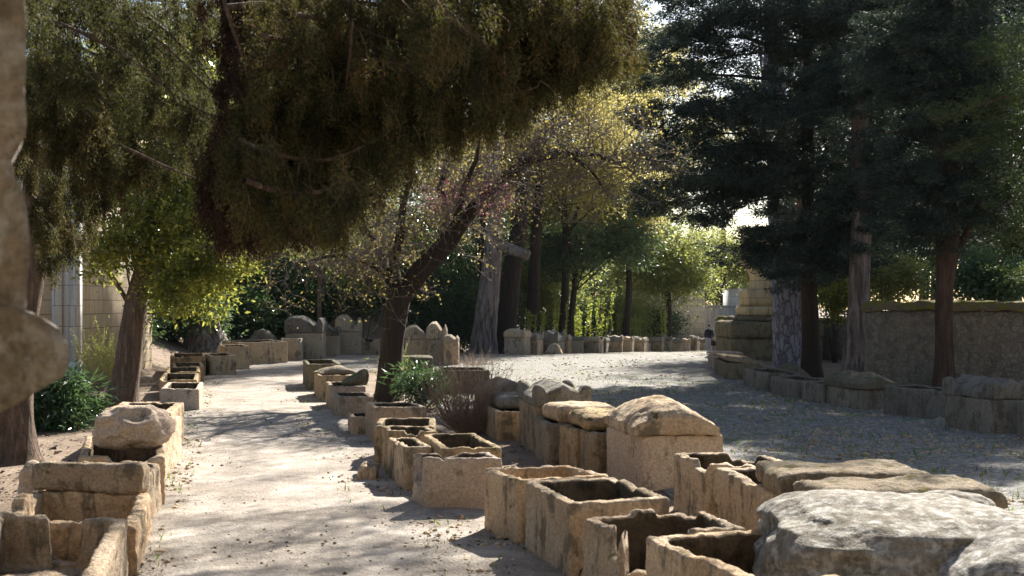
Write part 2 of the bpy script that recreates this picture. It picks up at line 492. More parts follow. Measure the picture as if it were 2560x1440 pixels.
xs = np.concatenate([np.linspace(-600, -60, 10)[:-1], np.arange(-60, -20, 2.0), np.arange(-20, 25, 0.5), np.arange(25, 80, 3.0), np.linspace(80, 600, 10)])
ys = np.concatenate([np.linspace(-80, 4, 6)[:-1], np.arange(4, 130, 0.7), np.linspace(130, 900, 16)])
X, Y = np.meshgrid(xs, ys)
V = np.stack([X, Y, gz(X, Y)], -1)
def gridq(nr, nc):
    i = np.arange(nr - 1)[:, None] * nc + np.arange(nc - 1)[None]
    return np.stack([i, i + 1, i + nc + 1, i + nc], -1).reshape(-1, 4)
g = mk('ground', V.reshape(-1, 3), gridq(*X.shape), M['soil'])
tag(g, kind='structure')

def sheet(name, Dl, xl, xr, lift, amp, mat, step=0.12, ys=None):
    ys = np.geomspace(Dl[0], Dl[-1], 330) if ys is None else ys
    a = np.interp(ys, Dl, xl); b = np.interp(ys, Dl, xr)
    a += 0.15 * vnoise(np.stack([ys * 0.7, ys * 0, ys * 0], -1), 2)
    nx = 110
    s = np.linspace(0, 1, nx)
    X = a[:, None] + (b - a)[:, None] * s[None]
    Y = np.repeat(ys[:, None], nx, 1)
    P = np.stack([X, Y, X * 0], -1)
    ed = np.clip(np.minimum(s, 1 - s) * 12, 0, 1)[None]
    rel = np.clip(fbm(P, 0.8, 5, 4) * 0.5 + 0.5, 0, 1.5)
    Z = gz(X, Y) + lift + amp * rel * ed
    o = mk(name, np.stack([X, Y, Z], -1).reshape(-1, 3), gridq(*X.shape), mat)
    tag(o, kind='structure')
    return o
sheet('path', [4, 12.9, 17.6, 24.6, 30.7, 39.9, 46.3, 51.8, 57.6, 66],
      [-3.2, -4.4, -5.6, -7.3, -8.8, -11, -12.2, -12.2, -12.2, -10.5], [2.2, 0.8, -0.6, -2.2, -4.0, -6.2, -6.6, -6.0, -2.5, 1.0], 0.010, 0.05, M['path'])
sheet('cobbled_avenue', [4, 10, 15, 19, 24, 27, 35, 45, 52, 58, 66, 70, 105, 112],
      [4.5, 3.6, 2.9, 2.2, 0.9, -0.3, -2.5, -4.3, -5.4, -6.5, -4.5, -2.0, 13.5, 16], [13, 13, 12.6, 12.4, 12.2, 11.6, 9.9, 9.0, 10.5, 12, 14.5, 15.5, 24, 26], 0.018, 0.06, M['cobble'])

# ------------------------------------------------------------------ stone builders
def quad(FL, FR, NL):
    FL, FR, NL = (np.array(p, float) for p in (FL, FR, NL))
    return FL, FR, FR + NL - FL, NL      # FL, FR, NR, NL

def qmap(q, u, v):
    """u: left to right, v: near (0) to far (1)"""
    FL, FR, NR, NL = q
    u = u[..., None]; v = v[..., None]
    return (NL * (1 - u) + NR * u) * (1 - v) + (FL * (1 - u) + FR * u) * v

def chest_mesh(q, z0, h, wall=0.13, floor=0.14, notches=(), rough=0.014, step=None, seed=0, sink=0.06):
    """hollow trough; sides numbered 0 near, 1 right, 2 far, 3 left; notch = (side, s0, s1, depth)"""
    FL, FR, NR, NL = q
    Wd = np.linalg.norm(FR - FL); Ln = np.linalg.norm(FL - NL)
    D = q[3][1]
    step = step or max(0.032, D * 0.0024)
    nu = max(6, int(Wd / step)); nv = max(6, int(Ln / step))
    def ring(d):
        du = min(d / Wd, 0.499); dv = min(d / Ln, 0.499)
        a = np.arange(nu) / nu; b = np.arange(nv) / nv
        us = np.concatenate([du + (1 - 2 * du) * a, np.full(nv, 1 - du), 1 - du - (1 - 2 * du) * a, np.full(nv, du)])
        vs = np.concatenate([np.full(nu, dv), dv + (1 - 2 * dv) * b, np.full(nu, 1 - dv), 1 - dv - (1 - 2 * dv) * b])
        return us, vs
    n = 2 * (nu + nv)
    side = np.concatenate([np.full(nu, 0), np.full(nv, 1), np.full(nu, 2), np.full(nv, 3)])
    s = np.concatenate([np.arange(nu) / nu, np.arange(nv) / nv, 1 - np.arange(nu) / nu, 1 - np.arange(nv) / nv])
    us, vs = ring(0)
    P0 = qmap(q, us, vs)
    top = np.full(n, float(h))
    pn = np.concatenate([P0, np.zeros((n, 1))], 1)
    top += 0.010 * fbm(pn, 1.1, 2, seed) + 0.009 * fbm(pn, 9, 3, seed + 3)
    rc = np.random.default_rng(seed + 500)
    chips = [(int(rc.integers(0, 4)), a_, a_ + rc.uniform(0.12, 0.22), rc.uniform(0.008, 0.03)) for a_ in rc.uniform(0, 0.85, 3)]
    for (sd_, s0, s1, dep) in list(notches) + chips:
        e = 0.05
        k = np.clip((s - s0) / e, 0, 1) * np.clip((s1 - s) / e, 0, 1) * (side == sd_)
        top -= dep * k * (1 + 0.25 * fbm(pn, 6, 2, seed + 9))
    top = np.clip(top, floor + 0.04, None)
    rows = []
    for z in np.linspace(-sink, h - 0.04, max(4, int(h / step))): rows.append((0.0, z, 0))
    for d, z in ((0.006, h - 0.015), (0.022, h - 0.002), (0.05, h)): rows.append((d, z, 0))
    if wall > 0.13: rows.append((wall * 0.5, h + 0.004, 0))
    for d, z in ((wall - 0.04, h), (wall - 0.015, h - 0.004), (wall - 0.003, h - 0.02)): rows.append((d, z, 0))
    for z in np.linspace(h - 0.06, floor + 0.03, max(3, int(h / step / 1.3))): rows.append((wall, z, 1))
    for k in (0.04, 0.15, 0.35): rows.append((wall + k, floor, 1))
    Vs = []
    for d, z, inn in rows:
        us, vs = ring(d)
        xy = qmap(q, us, vs)
        zz = z0 + (z if z <= 0 else (floor + (z - floor) * (top - floor) / (h - floor) if z > floor else z)) * np.ones(n)
        Vs.append(np.concatenate([xy, zz[:, None]], 1))
    Vs = np.array(Vs)
    # soften the vertical corners
    ctr = qmap(q, np.array([0.5]), np.array([0.5]))[0]
    cidx = np.array([0, nu, nu + nv, 2 * nu + nv])
    for dd, am in ((0, 0.022), (-1, 0.004), (1, 0.004)):
        ii = (cidx + dd) % n
        vec = ctr[None, None] - Vs[:, ii, :2]
        vec /= np.linalg.norm(vec, axis=2)[..., None] + 1e-6
        Vs[:, ii, :2] += vec * am
    Vf = Vs.reshape(-1, 3)
    k = len(rows)
    i = np.arange(k - 1)[:, None] * n; j = np.arange(n)[None]; j2 = (j + 1) % n
    Q = np.stack([i + j, i + j2, i + n + j2, i + n + j], -1).reshape(-1, 4)
    Vf = vdisp(Vf, rough * 0.55, 2.6, 3, seed)
    Vf = vdisp(Vf, rough * 0.6, 13, 3, seed + 4)
    c = Vs[-1].mean(0)
    Vf = np.concatenate([Vf, [c]])
    Tt = np.array([((k - 1) * n + a, (k - 1) * n + (a + 1) % n, len(Vf) - 1) for a in range(n)])
    ninner = sum(1 for r_ in rows[1:] if r_[2]) * n
    return Vf, [Q, Tt], len(Q) - ninner

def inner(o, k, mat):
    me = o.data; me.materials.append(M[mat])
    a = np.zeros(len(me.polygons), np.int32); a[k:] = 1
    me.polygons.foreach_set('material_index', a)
    return o

def block_mesh(q, z0, hf, rough=0.02, step=None, seed=0, bulge=0.0, rnd=0.03, tilt=(0, 0)):
    """solid block over a quad; hf(u, v) gives its height"""
    FL, FR, NR, NL = q
    D = q[3][1]
    Wd = np.linalg.norm(FR - FL); Ln = np.linalg.norm(FL - NL)
    step = step or max(0.045, D * 0.0035)
    nu = max(6, int(Wd / step)); nv = max(5, int(Ln / step))
    hm = float(np.max(hf(np.linspace(0, 1, 11)[None] * np.ones((11, 1)), np.linspace(0, 1, 11)[:, None] * np.ones((1, 11)))))
    nw = max(3, int(hm / step))
    idx = {}; pts = []
    def vid(i, j, k):
        key = (i, j, k)
        if key not in idx:
            idx[key] = len(pts); pts.append(key)
        return idx[key]
    Q = []
    for i in range(nu):
        for j in range(nv):
            Q.append((vid(i, j, 0), vid(i, j + 1, 0), vid(i + 1, j + 1, 0), vid(i + 1, j, 0)))
            Q.append((vid(i, j, nw), vid(i + 1, j, nw), vid(i + 1, j + 1, nw), vid(i, j + 1, nw)))
    for k in range(nw):
        for i in range(nu):
            Q.append((vid(i, 0, k), vid(i + 1, 0, k), vid(i + 1, 0, k + 1), vid(i, 0, k + 1)))
            Q.append((vid(i, nv, k), vid(i, nv, k + 1), vid(i + 1, nv, k + 1), vid(i + 1, nv, k)))
        for j in range(nv):
            Q.append((vid(0, j, k), vid(0, j, k + 1), vid(0, j + 1, k + 1), vid(0, j + 1, k)))
            Q.append((vid(nu, j, k), vid(nu, j + 1, k), vid(nu, j + 1, k + 1), vid(nu, j, k + 1)))
    p = np.array(pts, float) / np.array([nu, nv, nw])
    u, v, w_ = p[:, 0], p[:, 1], p[:, 2]
    # rounded edges: pull in near the top and bottom
    e = np.clip(1 - np.minimum(w_, 1 - w_) * hm / max(rnd * 2, 1e-3), 0, 1) ** 2
    uu = 0.5 + (u - 0.5) * (1 - 2 * rnd / Wd * e + bulge * 4 * w_ * (1 - w_))
    vv = 0.5 + (v - 0.5) * (1 - 2 * rnd / Ln * e + bulge * 4 * w_ * (1 - w_))
    xy = qmap(q, uu, vv)
    eu = np.clip(1 - np.minimum(u, 1 - u) * Wd / rnd / 2, 0, 1) ** 2
    ev = np.clip(1 - np.minimum(v, 1 - v) * Ln / rnd / 2, 0, 1) ** 2
    z = z0 + w_ * (hf(u, v) - rnd * 0.8 * np.maximum(eu, ev)) + (u - 0.5) * tilt[0] + (v - 0.5) * tilt[1]
    Vf = np.concatenate([xy, z[:, None]], 1)
    Vf = vdisp(Vf, rough * 1.4, 2.6, 3, seed)
    Vf = vdisp(Vf, rough * 0.6, 12, 2, seed + 4)
    return Vf, np.array(Q)

def gable(base=0.16, ridge=0.3, horn=0.0, along='v'):
    def f(u, v):
        a, b = (u, v) if along == 'v' else (v, u)
        r = base + ridge * (1 - np.abs(2 * a - 1))
        if horn:
            ha = np.minimum(a, 1 - a) / 0.19; hb = np.minimum(b, 1 - b) / 0.22
            k = np.sqrt(np.clip(1 - ha ** 3, 0, 1)) * np.sqrt(np.clip(1 - hb ** 3, 0, 1))
            r = np.maximum(r, base + min(horn, ridge * 0.6 + 0.08) * k)
        return r
    return f
def saddle(base, ridge, flip=False):
    def f(u, v):
        a = 1 - u if flip else u
        r = base + ridge * np.clip((0.86 - a) / 0.42, 0, 1) ** 0.8 * (0.75 + 0.25 * np.clip(a / 0.2, 0, 1))
        hn = np.sqrt(np.clip(1 - ((a - 0.93) / 0.085) ** 2, 0, 1))
        return np.maximum(r * (1 - 0.12 * np.abs(2 * v - 1) ** 3), base + ridge * 0.8 * hn)
    return f
def slabf(h, un=0.1, seed=0):
    def f(u, v): return h * (1 + un * fbm(np.stack([u * 3, v * 3, u * 0 + seed], -1), 1, 3, seed))
    return f
def hump(h, edge=0.35, seed=0, skew=0.5):
    def f(u, v):
        a = np.clip(1 - ((np.abs(u - skew) / max(skew, 1 - skew)) ** 2.2), 0, 1)
        b = np.clip(1 - (np.abs(2 * v - 1) ** 3), 0, 1)
        return h * (edge + (1 - edge) * a * (0.6 + 0.4 * b)) * (1 + 0.12 * fbm(np.stack([u * 3, v * 3, u * 0], -1), 1, 3, seed))
    return f

seedc = [100]
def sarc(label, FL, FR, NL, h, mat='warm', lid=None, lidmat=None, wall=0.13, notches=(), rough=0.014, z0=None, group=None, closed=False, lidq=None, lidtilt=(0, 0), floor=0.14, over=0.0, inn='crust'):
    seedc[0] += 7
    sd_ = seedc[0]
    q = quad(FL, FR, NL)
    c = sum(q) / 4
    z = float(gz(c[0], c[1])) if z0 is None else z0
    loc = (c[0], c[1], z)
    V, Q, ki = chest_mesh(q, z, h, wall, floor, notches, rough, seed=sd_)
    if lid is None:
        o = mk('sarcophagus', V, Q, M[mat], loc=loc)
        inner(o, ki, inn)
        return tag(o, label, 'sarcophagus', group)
    p = thing('sarcophagus', loc, label, 'sarcophagus', group)
    mk('chest', V, Q, M[mat], parent=p)
    lq = quad(*lidq) if lidq else tuple(c + (k - c) * (1 + over) for k in q)
    V, Q = block_mesh(lq, z + h - 0.004, lid, rough * 1.2, step=max(0.04, NL[1] * 0.0011), seed=sd_ + 3, tilt=lidtilt)
    mk('lid', V, Q, M[lidmat or mat], parent=p)
    return p

def stone(name, label, cat, q3, z0, hf, mat, rough=0.02, bulge=0.0, rnd=0.04, tilt=(0, 0), group=None):
    seedc[0] += 7
    q = quad(*q3)
    c = sum(q) / 4
    V, Q = block_mesh(q, z0, hf, rough, seed=seedc[0], bulge=bulge, rnd=rnd, tilt=tilt)
    o = mk(name, V, Q, M[mat], loc=(c[0], c[1], z0))
    return tag(o, label, cat, group)

GR = 'stone sarcophagi along the right edge of the dirt path'
GL = 'stone sarcophagi along the left edge of the dirt path'
GC = 'stone sarcophagi between the path and the cobbled avenue'
GA = 'stone sarcophagi along the right side of the avenue'
GB = 'big sarcophagi at the bend below the wooded bank'
# --- row at the right edge of the path, near to far
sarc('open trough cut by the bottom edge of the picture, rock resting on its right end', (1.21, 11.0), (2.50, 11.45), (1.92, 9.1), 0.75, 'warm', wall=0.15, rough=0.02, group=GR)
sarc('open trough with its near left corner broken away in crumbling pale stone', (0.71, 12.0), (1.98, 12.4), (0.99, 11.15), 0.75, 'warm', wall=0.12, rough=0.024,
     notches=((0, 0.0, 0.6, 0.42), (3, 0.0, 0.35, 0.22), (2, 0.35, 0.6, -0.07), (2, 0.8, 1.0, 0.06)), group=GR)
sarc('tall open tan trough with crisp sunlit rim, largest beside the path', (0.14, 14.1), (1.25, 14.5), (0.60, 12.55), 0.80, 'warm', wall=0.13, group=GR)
sarc('open tan trough touching the far side of the largest trough', (-0.37, 15.35), (0.75, 15.65), (0.08, 14.33), 0.79, 'warm', wall=0.12, inn='warm', group=GR)
sarc('pinkish pale trough with a smooth near face and its left end knocked out', (-1.44, 17.35), (-0.34, 17.45), (-1.23, 16.72), 0.73, 'pale', wall=0.11, rough=0.018,
     notches=((3, 0.15, 0.95, 0.42), (0, 0.18, 0.3, 0.05), (2, 0.3, 0.6, 0.05)), group=GR)
sarc('olive mossy open trough directly behind the pinkish one', (-1.48, 19.75), (-0.6, 19.85), (-1.02, 17.75), 0.74, 'mossy', wall=0.12, group=GR)
sarc('narrow low trough squeezed against the left side of the mossy one', (-2.05, 19.85), (-1.62, 19.9), (-1.66, 18.5), 0.68, 'warm', wall=0.10, notches=((3, 0.4, 0.7, 0.05),), group=GR)
sarc('small open trough with wavy rim behind the narrow low one', (-2.28, 20.95), (-1.45, 20.85), (-2.06, 20.08), 0.76, 'mossy', wall=0.11, notches=((0, 0.3, 0.7, 0.06),), group=GR)
sarc('trough with a rounded shoulder and a mossy right corner block', (-2.52, 22.8), (-1.45, 22.8), (-2.44, 21.2), 0.72, 'mossy', wall=0.12, notches=((3, 0.0, 0.3, 0.10),), group=GR)
sarc('square tan chest with straight rim just left of the dry twig bush', (-3.16, 25.75), (-2.10, 25.8), (-2.80, 24.6), 0.76, 'warm', wall=0.12, group=GR)
sarc('low little chest peeking out left of the square tan one', (-3.72, 27.2), (-3.10, 27.2), (-3.5, 26.0), 0.43, 'warm', wall=0.11, group=GR)
sarc('low pale trough nearest the leaning dark tree, shaded front', (-4.76, 31.6), (-3.84, 31.6), (-4.38, 30.1), 0.55, 'warm', wall=0.12, group=GR)
sarc('tan trough carrying the tilted dark mossy slab', (-5.3, 34.1), (-4.35, 34.1), (-4.88, 32.3), 0.66, 'warm', wall=0.12, group=GR)
stone('slab_fragment', 'dark mossy wedge shaped slab tilted on a tan trough', 'slab', ((-4.75, 33.4), (-4.0, 33.5), (-4.7, 32.9)), 0.64, lambda u, v: 0.14 + 0.28 * np.clip(u * 1.3, 0, 1), 'mossblock')
sarc('trough with a humped stone across its top, in shade', (-6.26, 38.0), (-5.3, 38.0), (-5.72, 35.4), 0.76, 'mossy', wall=0.12, group=GR)
stone('lid_fragment', 'humped grey lid fragment lying across a mossy trough', 'lid', ((-6.15, 37.0), (-5.05, 37.0), (-5.7, 35.9)), 0.75, hump(0.24, 0.3, 4), 'grey')
sarc('darkest mossy chest where the path starts to bend', (-7.46, 42.8), (-6.35, 42.9), (-6.75, 39.5), 0.88, 'mossblock', wall=0.13, group=GR)

# --- row at the left edge of the path
sarc('nearest left trough with a deep U notch in its far wall', (-5.5, 12.75), (-4.0, 12.5), (-4.85, 9.9), 0.66, 'warm', wall=0.16, rough=0.02,
     inn='warm', notches=((2, 0.40, 0.72, 0.50), (2, 0.0, 0.15, -0.03)), group=GL)
sarc('wide broken trough with worn stepped right wall and a slab on its far end', (-6.08, 15.25), (-4.50, 14.98), (-5.55, 12.98), 0.53, 'warm', wall=0.17, rough=0.028, inn='warm',
     notches=((1, 0.25, 0.5, 0.05), (3, 0.3, 0.6, -0.12)), group=GL)
stone('standing_slab', 'long rough slab standing on edge across the far wall of the broken trough', 'slab', ((-5.98, 15.25), (-4.55, 15.02), (-6.0, 15.02)), 0.54, slabf(0.36, 0.06, 3), 'warm', 0.016, rnd=0.03)
sarc('broken trough with thin upright slabs left of its right wall', (-6.15, 16.85), (-4.88, 16.7), (-5.98, 15.6), 0.66, 'warm', wall=0.10, rough=0.022,
     notches=((0, 0.2, 0.8, 0.16), (1, 0.35, 0.5, 0.2)), group=GL)
sarc('chest under the big pale boulder by the path', (-6.95, 19.55), (-5.68, 19.45), (-6.18, 17.1), 0.72, 'warm', wall=0.13, rough=0.022, notches=((0, 0.3, 0.9, 0.08),), group=GL)
sarc('chest with a crumbly honeycombed right side behind the boulder', (-7.35, 22.35), (-6.12, 22.25), (-6.95, 19.8), 0.80, 'pale', wall=0.16, rough=0.035, group=GL)
sarc('clean cut open trough with dark rectangular hollow beside the green sword leaf tuft', (-8.2, 25.2), (-6.85, 25.1), (-7.8, 22.8), 0.82, 'warm', wall=0.19, rough=0.012, group=GL)
sarc('open trough with pale smooth near end, right of the leaning laurel trunk', (-10.1, 35.2), (-9.0, 35.0), (-9.5, 32.4), 0.58, 'pale', wall=0.13, group=GL)
for k, (y0, y1, xr, wd, lab) in enumerate(((36.0, 39.3, -9.45, 1.15, 'first mossy trough behind the smooth ended one'), (40.0, 43.0, -10.4, 1.15, 'second mossy trough behind the smooth ended one, low rim'),
                                           (43.7, 46.4, -11.2, 1.15, 'third mossy trough behind the smooth ended one, rim broken at left'), (47.2, 50.2, -12.05, 1.4, 'high walled mossy trough ending the straight stretch before the bend'))):
    sarc(lab, (xr - wd - 0.8, y1), (xr - 0.8, y1), (xr - wd, y0), 0.60 if k < 3 else 0.80, 'mossy', wall=0.12, notches=((0, 0.0, 0.3, 0.06),), group=GL)
sarc('slanting trough with diagonal tool marks at the start of the bend', (-12.9, 50.2), (-11.9, 50.4), (-12.0, 47.7), 0.80, 'far', wall=0.12, group=GL)
sarc('open square trough with bright striped side behind the slanting one', (-13.2, 54.0), (-12.2, 54.5), (-12.35, 51.5), 1.02, 'far', wall=0.13, group=GL)
sarc('long plain chest turned sideways in the bend', (-14.2, 58.7), (-12.2, 60.2), (-12.7, 55.8), 1.06, 'far', wall=0.13, group=GB)
stone('rock', 'rounded grey lid lump lying behind the long plain chest', 'rock', ((-13.6, 62.0), (-11.9, 62.0), (-13.5, 60.6)), 0.2, hump(1.35, 0.5, 8), 'mossblock')
sarc('small square chest in front of the big hipped lid', (-11.6, 61.0), (-10.6, 61.0), (-11.5, 59.6), 1.13, 'far', wall=0.13, group=GB)
sarc('tall chest under a massive hipped grey lid', (-11.75, 63.8), (-9.85, 63.8), (-11.6, 61.3), 1.36, 'far', saddle(0.3, 0.58), 'grey', group=GB, wall=0.2, over=0.03)
sarc('narrower chest with shaded lid between the two tallest ones', (-10.6, 66.4), (-9.5, 66.4), (-10.35, 64.0), 1.15, 'far', saddle(0.2, 0.35), 'grey', group=GB, wall=0.2, over=0.03)
sarc('tallest chest of the bend with white sunlit gabled lid and round corner horn', (-10.0, 68.8), (-8.6, 68.8), (-9.75, 66.2), 1.36, 'far', saddle(0.25, 0.68), 'far', group=GB, wall=0.2, over=0.04)
sarc('small low open chest right of the tallest one', (-8.75, 70), (-7.7, 70), (-8.65, 68.2), 0.92, 'warm', wall=0.13, notches=((0, 0.2, 0.8, 0.15),), group=GB)
# --- cluster right of the dark tree
sarc('lidded chest just right of the dark tree trunk, left of three', (-5.3, 60), (-4.1, 60), (-5.15, 57.8), 1.1, 'far', saddle(0.2, 0.5), 'far', group='three lidded sarcophagi right of the dark tree', wall=0.2)
sarc('middle and tallest lidded chest right of the dark tree trunk', (-4.05, 58.6), (-3.15, 58.6), (-3.95, 56.2), 1.15, 'far', saddle(0.25, 0.6), 'far', group='three lidded sarcophagi right of the dark tree', wall=0.2)
sarc('sunlit narrow chest with low lid, right of three by the dark tree', (-3.2, 57), (-2.5, 57), (-3.15, 55), 1.05, 'warm', saddle(0.15, 0.22), 'far', group='three lidded sarcophagi right of the dark tree', wall=0.15)
sarc('flat dark chest top behind the dark tree trunk', (-5.1, 52), (-3.5, 52), (-4.9, 50), 0.52, 'mossblock', slabf(0.12), 'mossblock', wall=0.15)
sarc('dark shaded trough standing behind the dry twig bush', (-2.6, 40), (-0.9, 40), (-2.4, 38), 0.76, 'mossblock', wall=0.14)

# --- row between the path and the avenue
sarc('tan chest under the two long flat slabs', (2.57, 15.35), (3.95, 15.6), (3.15, 12.3), 0.79, 'warm', wall=0.15, rough=0.02, group=GC)
stone('flat_slab', 'long flat weathered slab with reddish top, farther of the pair', 'slab', ((2.86, 14.15), (4.55, 14.1), (2.9, 13.02)), 0.80, slabf(0.25, 0.08, 5), 'slabgrey', 0.018, rnd=0.03)
stone('flat_slab', 'long flat slab with a mossy rounded left corner, nearer of the pair', 'slab', ((3.02, 12.95), (4.85, 13.1), (3.2, 12.05)), 0.80, slabf(0.22, 0.08, 9), 'slabgrey', 0.018, rnd=0.035)
sarc('open trough with a curled broken left wall behind the slab bearing chest', (2.26, 16.85), (3.5, 16.7), (2.52, 15.5), 0.80, 'warm', wall=0.13, rough=0.024, notches=((3, 0.0, 0.45, 0.10), (2, 0.6, 1.0, 0.10)), group=GC)
sarc('smooth walled chest crowned by a big rounded gabled lid', (1.56, 20.0), (2.85, 20.2), (2.02, 18.5), 0.84, 'pale', hump(0.52, 0.28, 12, 0.48), 'warm', wall=0.2, group=GC,
     lidq=((1.55, 20.35), (2.9, 20.45), (1.86, 18.46)))
sarc('slim mossy chest left of the one with the rounded lid', (1.15, 20.55), (2.05, 20.75), (1.38, 19.98), 0.73, 'mossy', wall=0.14, group=GC)
sarc('mossy chest under the thick green slab', (0.82, 21.4), (1.8, 21.6), (1.10, 20.72), 0.72, 'mossy', wall=0.14, notches=((0, 0.5, 0.8, 0.08),), group=GC)
sarc('grey chest with rounded top corner under a plain block', (0.42, 22.75), (1.4, 22.9), (0.62, 21.5), 0.73, 'grey', wall=0.14, group=GC)
stone('slab_block', 'thick plain tan block lying beside the green slab', 'slab', ((0.58, 22.7), (1.7, 22.8), (0.80, 21.55)), 0.74, slabf(0.30, 0.05, 2), 'warm', 0.014, rnd=0.04)
stone('mossy_slab', 'thick green mossy slab bridging two slim chests', 'slab', ((1.0, 21.5), (2.2, 21.7), (1.25, 20.25)), 0.74, slabf(0.27, 0.08, 6), 'mossy', 0.02, rnd=0.05)
sarc('tall green streaked chest with horned four cornered lid', (0.14, 24.9), (1.2, 25.1), (0.46, 23.0), 0.92, 'mossy', gable(0.18, 0.24, 0.42), 'grey', wall=0.2, group=GC, over=0.04)
sarc('low chest carrying a flat bright slab right of the dry bush', (-0.72, 27.4), (0.25, 27.5), (-0.35, 25.2), 0.62, 'mossy', wall=0.13, group=GC)
stone('flat_slab', 'bright topped flat slab over the low chest right of the dry bush', 'slab', ((-0.5, 27.5), (0.5, 27.6), (-0.32, 25.7)), 0.63, slabf(0.26, 0.06, 7), 'grey', 0.014, rnd=0.04)
sarc('grey chest with low lid farthest back in the middle row', (-0.95, 30.3), (0.15, 30.5), (-0.55, 28.3), 0.7, 'grey', gable(0.15, 0.2), 'grey', wall=0.15, group=GC)

# --- big lichen covered rocks in the lower right corner
sarc('chest hidden beneath the huge lichen rock', (3.1, 11.75), (5.1, 12.0), (3.6, 9.3), 0.74, 'warm', wall=0.2)

# --- row on the right of the avenue (in shade, also put into the grey stone colour)
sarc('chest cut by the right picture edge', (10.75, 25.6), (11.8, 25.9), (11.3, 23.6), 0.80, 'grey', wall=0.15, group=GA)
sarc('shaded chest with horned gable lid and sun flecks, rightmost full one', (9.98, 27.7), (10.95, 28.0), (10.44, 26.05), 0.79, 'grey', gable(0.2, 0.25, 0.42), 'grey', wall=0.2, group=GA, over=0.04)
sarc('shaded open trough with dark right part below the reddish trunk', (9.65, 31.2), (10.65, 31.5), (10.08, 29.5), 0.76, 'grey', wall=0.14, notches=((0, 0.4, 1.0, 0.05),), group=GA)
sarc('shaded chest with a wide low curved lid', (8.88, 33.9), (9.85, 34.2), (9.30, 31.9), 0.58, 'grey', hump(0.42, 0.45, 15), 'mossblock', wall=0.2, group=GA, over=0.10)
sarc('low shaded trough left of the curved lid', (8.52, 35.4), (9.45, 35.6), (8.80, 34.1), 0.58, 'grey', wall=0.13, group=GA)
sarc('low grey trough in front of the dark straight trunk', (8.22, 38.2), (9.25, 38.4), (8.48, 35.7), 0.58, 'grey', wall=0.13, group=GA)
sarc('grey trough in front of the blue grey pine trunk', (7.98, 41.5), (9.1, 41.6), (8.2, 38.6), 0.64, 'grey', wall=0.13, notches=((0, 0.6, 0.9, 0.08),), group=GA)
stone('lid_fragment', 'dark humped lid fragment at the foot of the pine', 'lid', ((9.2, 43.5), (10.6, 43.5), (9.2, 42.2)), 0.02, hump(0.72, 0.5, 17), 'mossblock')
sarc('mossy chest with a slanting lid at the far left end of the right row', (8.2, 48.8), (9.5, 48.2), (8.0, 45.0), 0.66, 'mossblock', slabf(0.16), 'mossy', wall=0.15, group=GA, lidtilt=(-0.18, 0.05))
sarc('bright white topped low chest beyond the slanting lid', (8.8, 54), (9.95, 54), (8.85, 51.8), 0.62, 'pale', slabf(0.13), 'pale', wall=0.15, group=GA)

# --- far row
ORD = ['first', 'second', 'third', 'fourth', 'fifth', 'sixth', 'seventh', 'eighth', 'ninth', 'tenth', 'eleventh', 'twelfth', 'thirteenth', 'fourteenth', 'fifteenth', 'sixteenth', 'seventeenth', 'eighteenth']
LOOK = ['broad plain lidded sarcophagus', 'shaded lidded sarcophagus', 'sarcophagus with an oversized dark lid', 'sunlit sarcophagus with a notched lid', 'low sarcophagus with a flat broken lid', 'wide sarcophagus with a double peaked lid',
        'dark shaded sarcophagus', 'small lidded sarcophagus', 'lidded sarcophagus', 'square lidded sarcophagus', 'slim lidded sarcophagus', 'lidded sarcophagus with bright end', 'thin lidded sarcophagus', 'low lidded sarcophagus',
        'slim lidded sarcophagus', 'small lidded sarcophagus', 'pale lidded sarcophagus', 'last small lidded sarcophagus']
hs = [0.95, 0.9, 0.85, 0.86, 0.84, 0.84, 0.8, 0.78, 0.82, 0.84, 0.82, 0.84, 0.82, 0.7, 0.84, 0.84, 0.86, 0.86]
lr = random.Random(5)
for k in range(18):
    t_ = k / 17
    x0 = -0.45 + 17.0 * t_ ** 1.02; y0 = 66.6 + 37.5 * t_
    wd = (1.15, 0.95, 1.25, 1.0, 1.05, 1.2)[k] if k < 6 else 0.95
    yaw = 10 + lr.uniform(-7, 7)
    if k > 5: wd = lr.uniform(0.78, 1.12)
    dx, dy = math.sin(R(yaw)), math.cos(R(yaw))
    NLp = (x0, y0); FLp = (x0 + dx * 1.9, y0 + dy * 1.9); FRp = (FLp[0] + dy * wd, FLp[1] - dx * wd)
    bs, rg, hn = (0.2, 0.12 + 0.1 * lr.random(), 0.3 + 0.12 * lr.random())
    if k == 2: bs, rg, hn = 0.35, 0.35, 0.5
    if k == 4: bs, rg, hn = 0.15, 0.03, 0.2
    sarc('%s, %s from the leaning pine in the far row' % (LOOK[k], ORD[k]), FLp, FRp, NLp, hs[k] * lr.uniform(0.88, 1.08), ('far', 'warm', 'pale', 'mossy')[k % 4] if k not in (2, 6) else 'grey',
         gable(bs, rg, hn) if k % 3 else saddle(bs * 0.8, rg + 0.12), ('far', 'grey', 'warm')[k % 3] if k not in (2, 6) else 'grey', wall=0.2, group='lidded sarcophagi in the far row along the avenue', over=0.04)
stone('rock', 'broken pale stone lump leaning between the far sarcophagi', 'rock', ((1.9, 69.0), (2.9, 69.0), (1.9, 68.2)), -0.1, hump(0.62, 0.4, 31), 'far', 0.05, rnd=0.08)

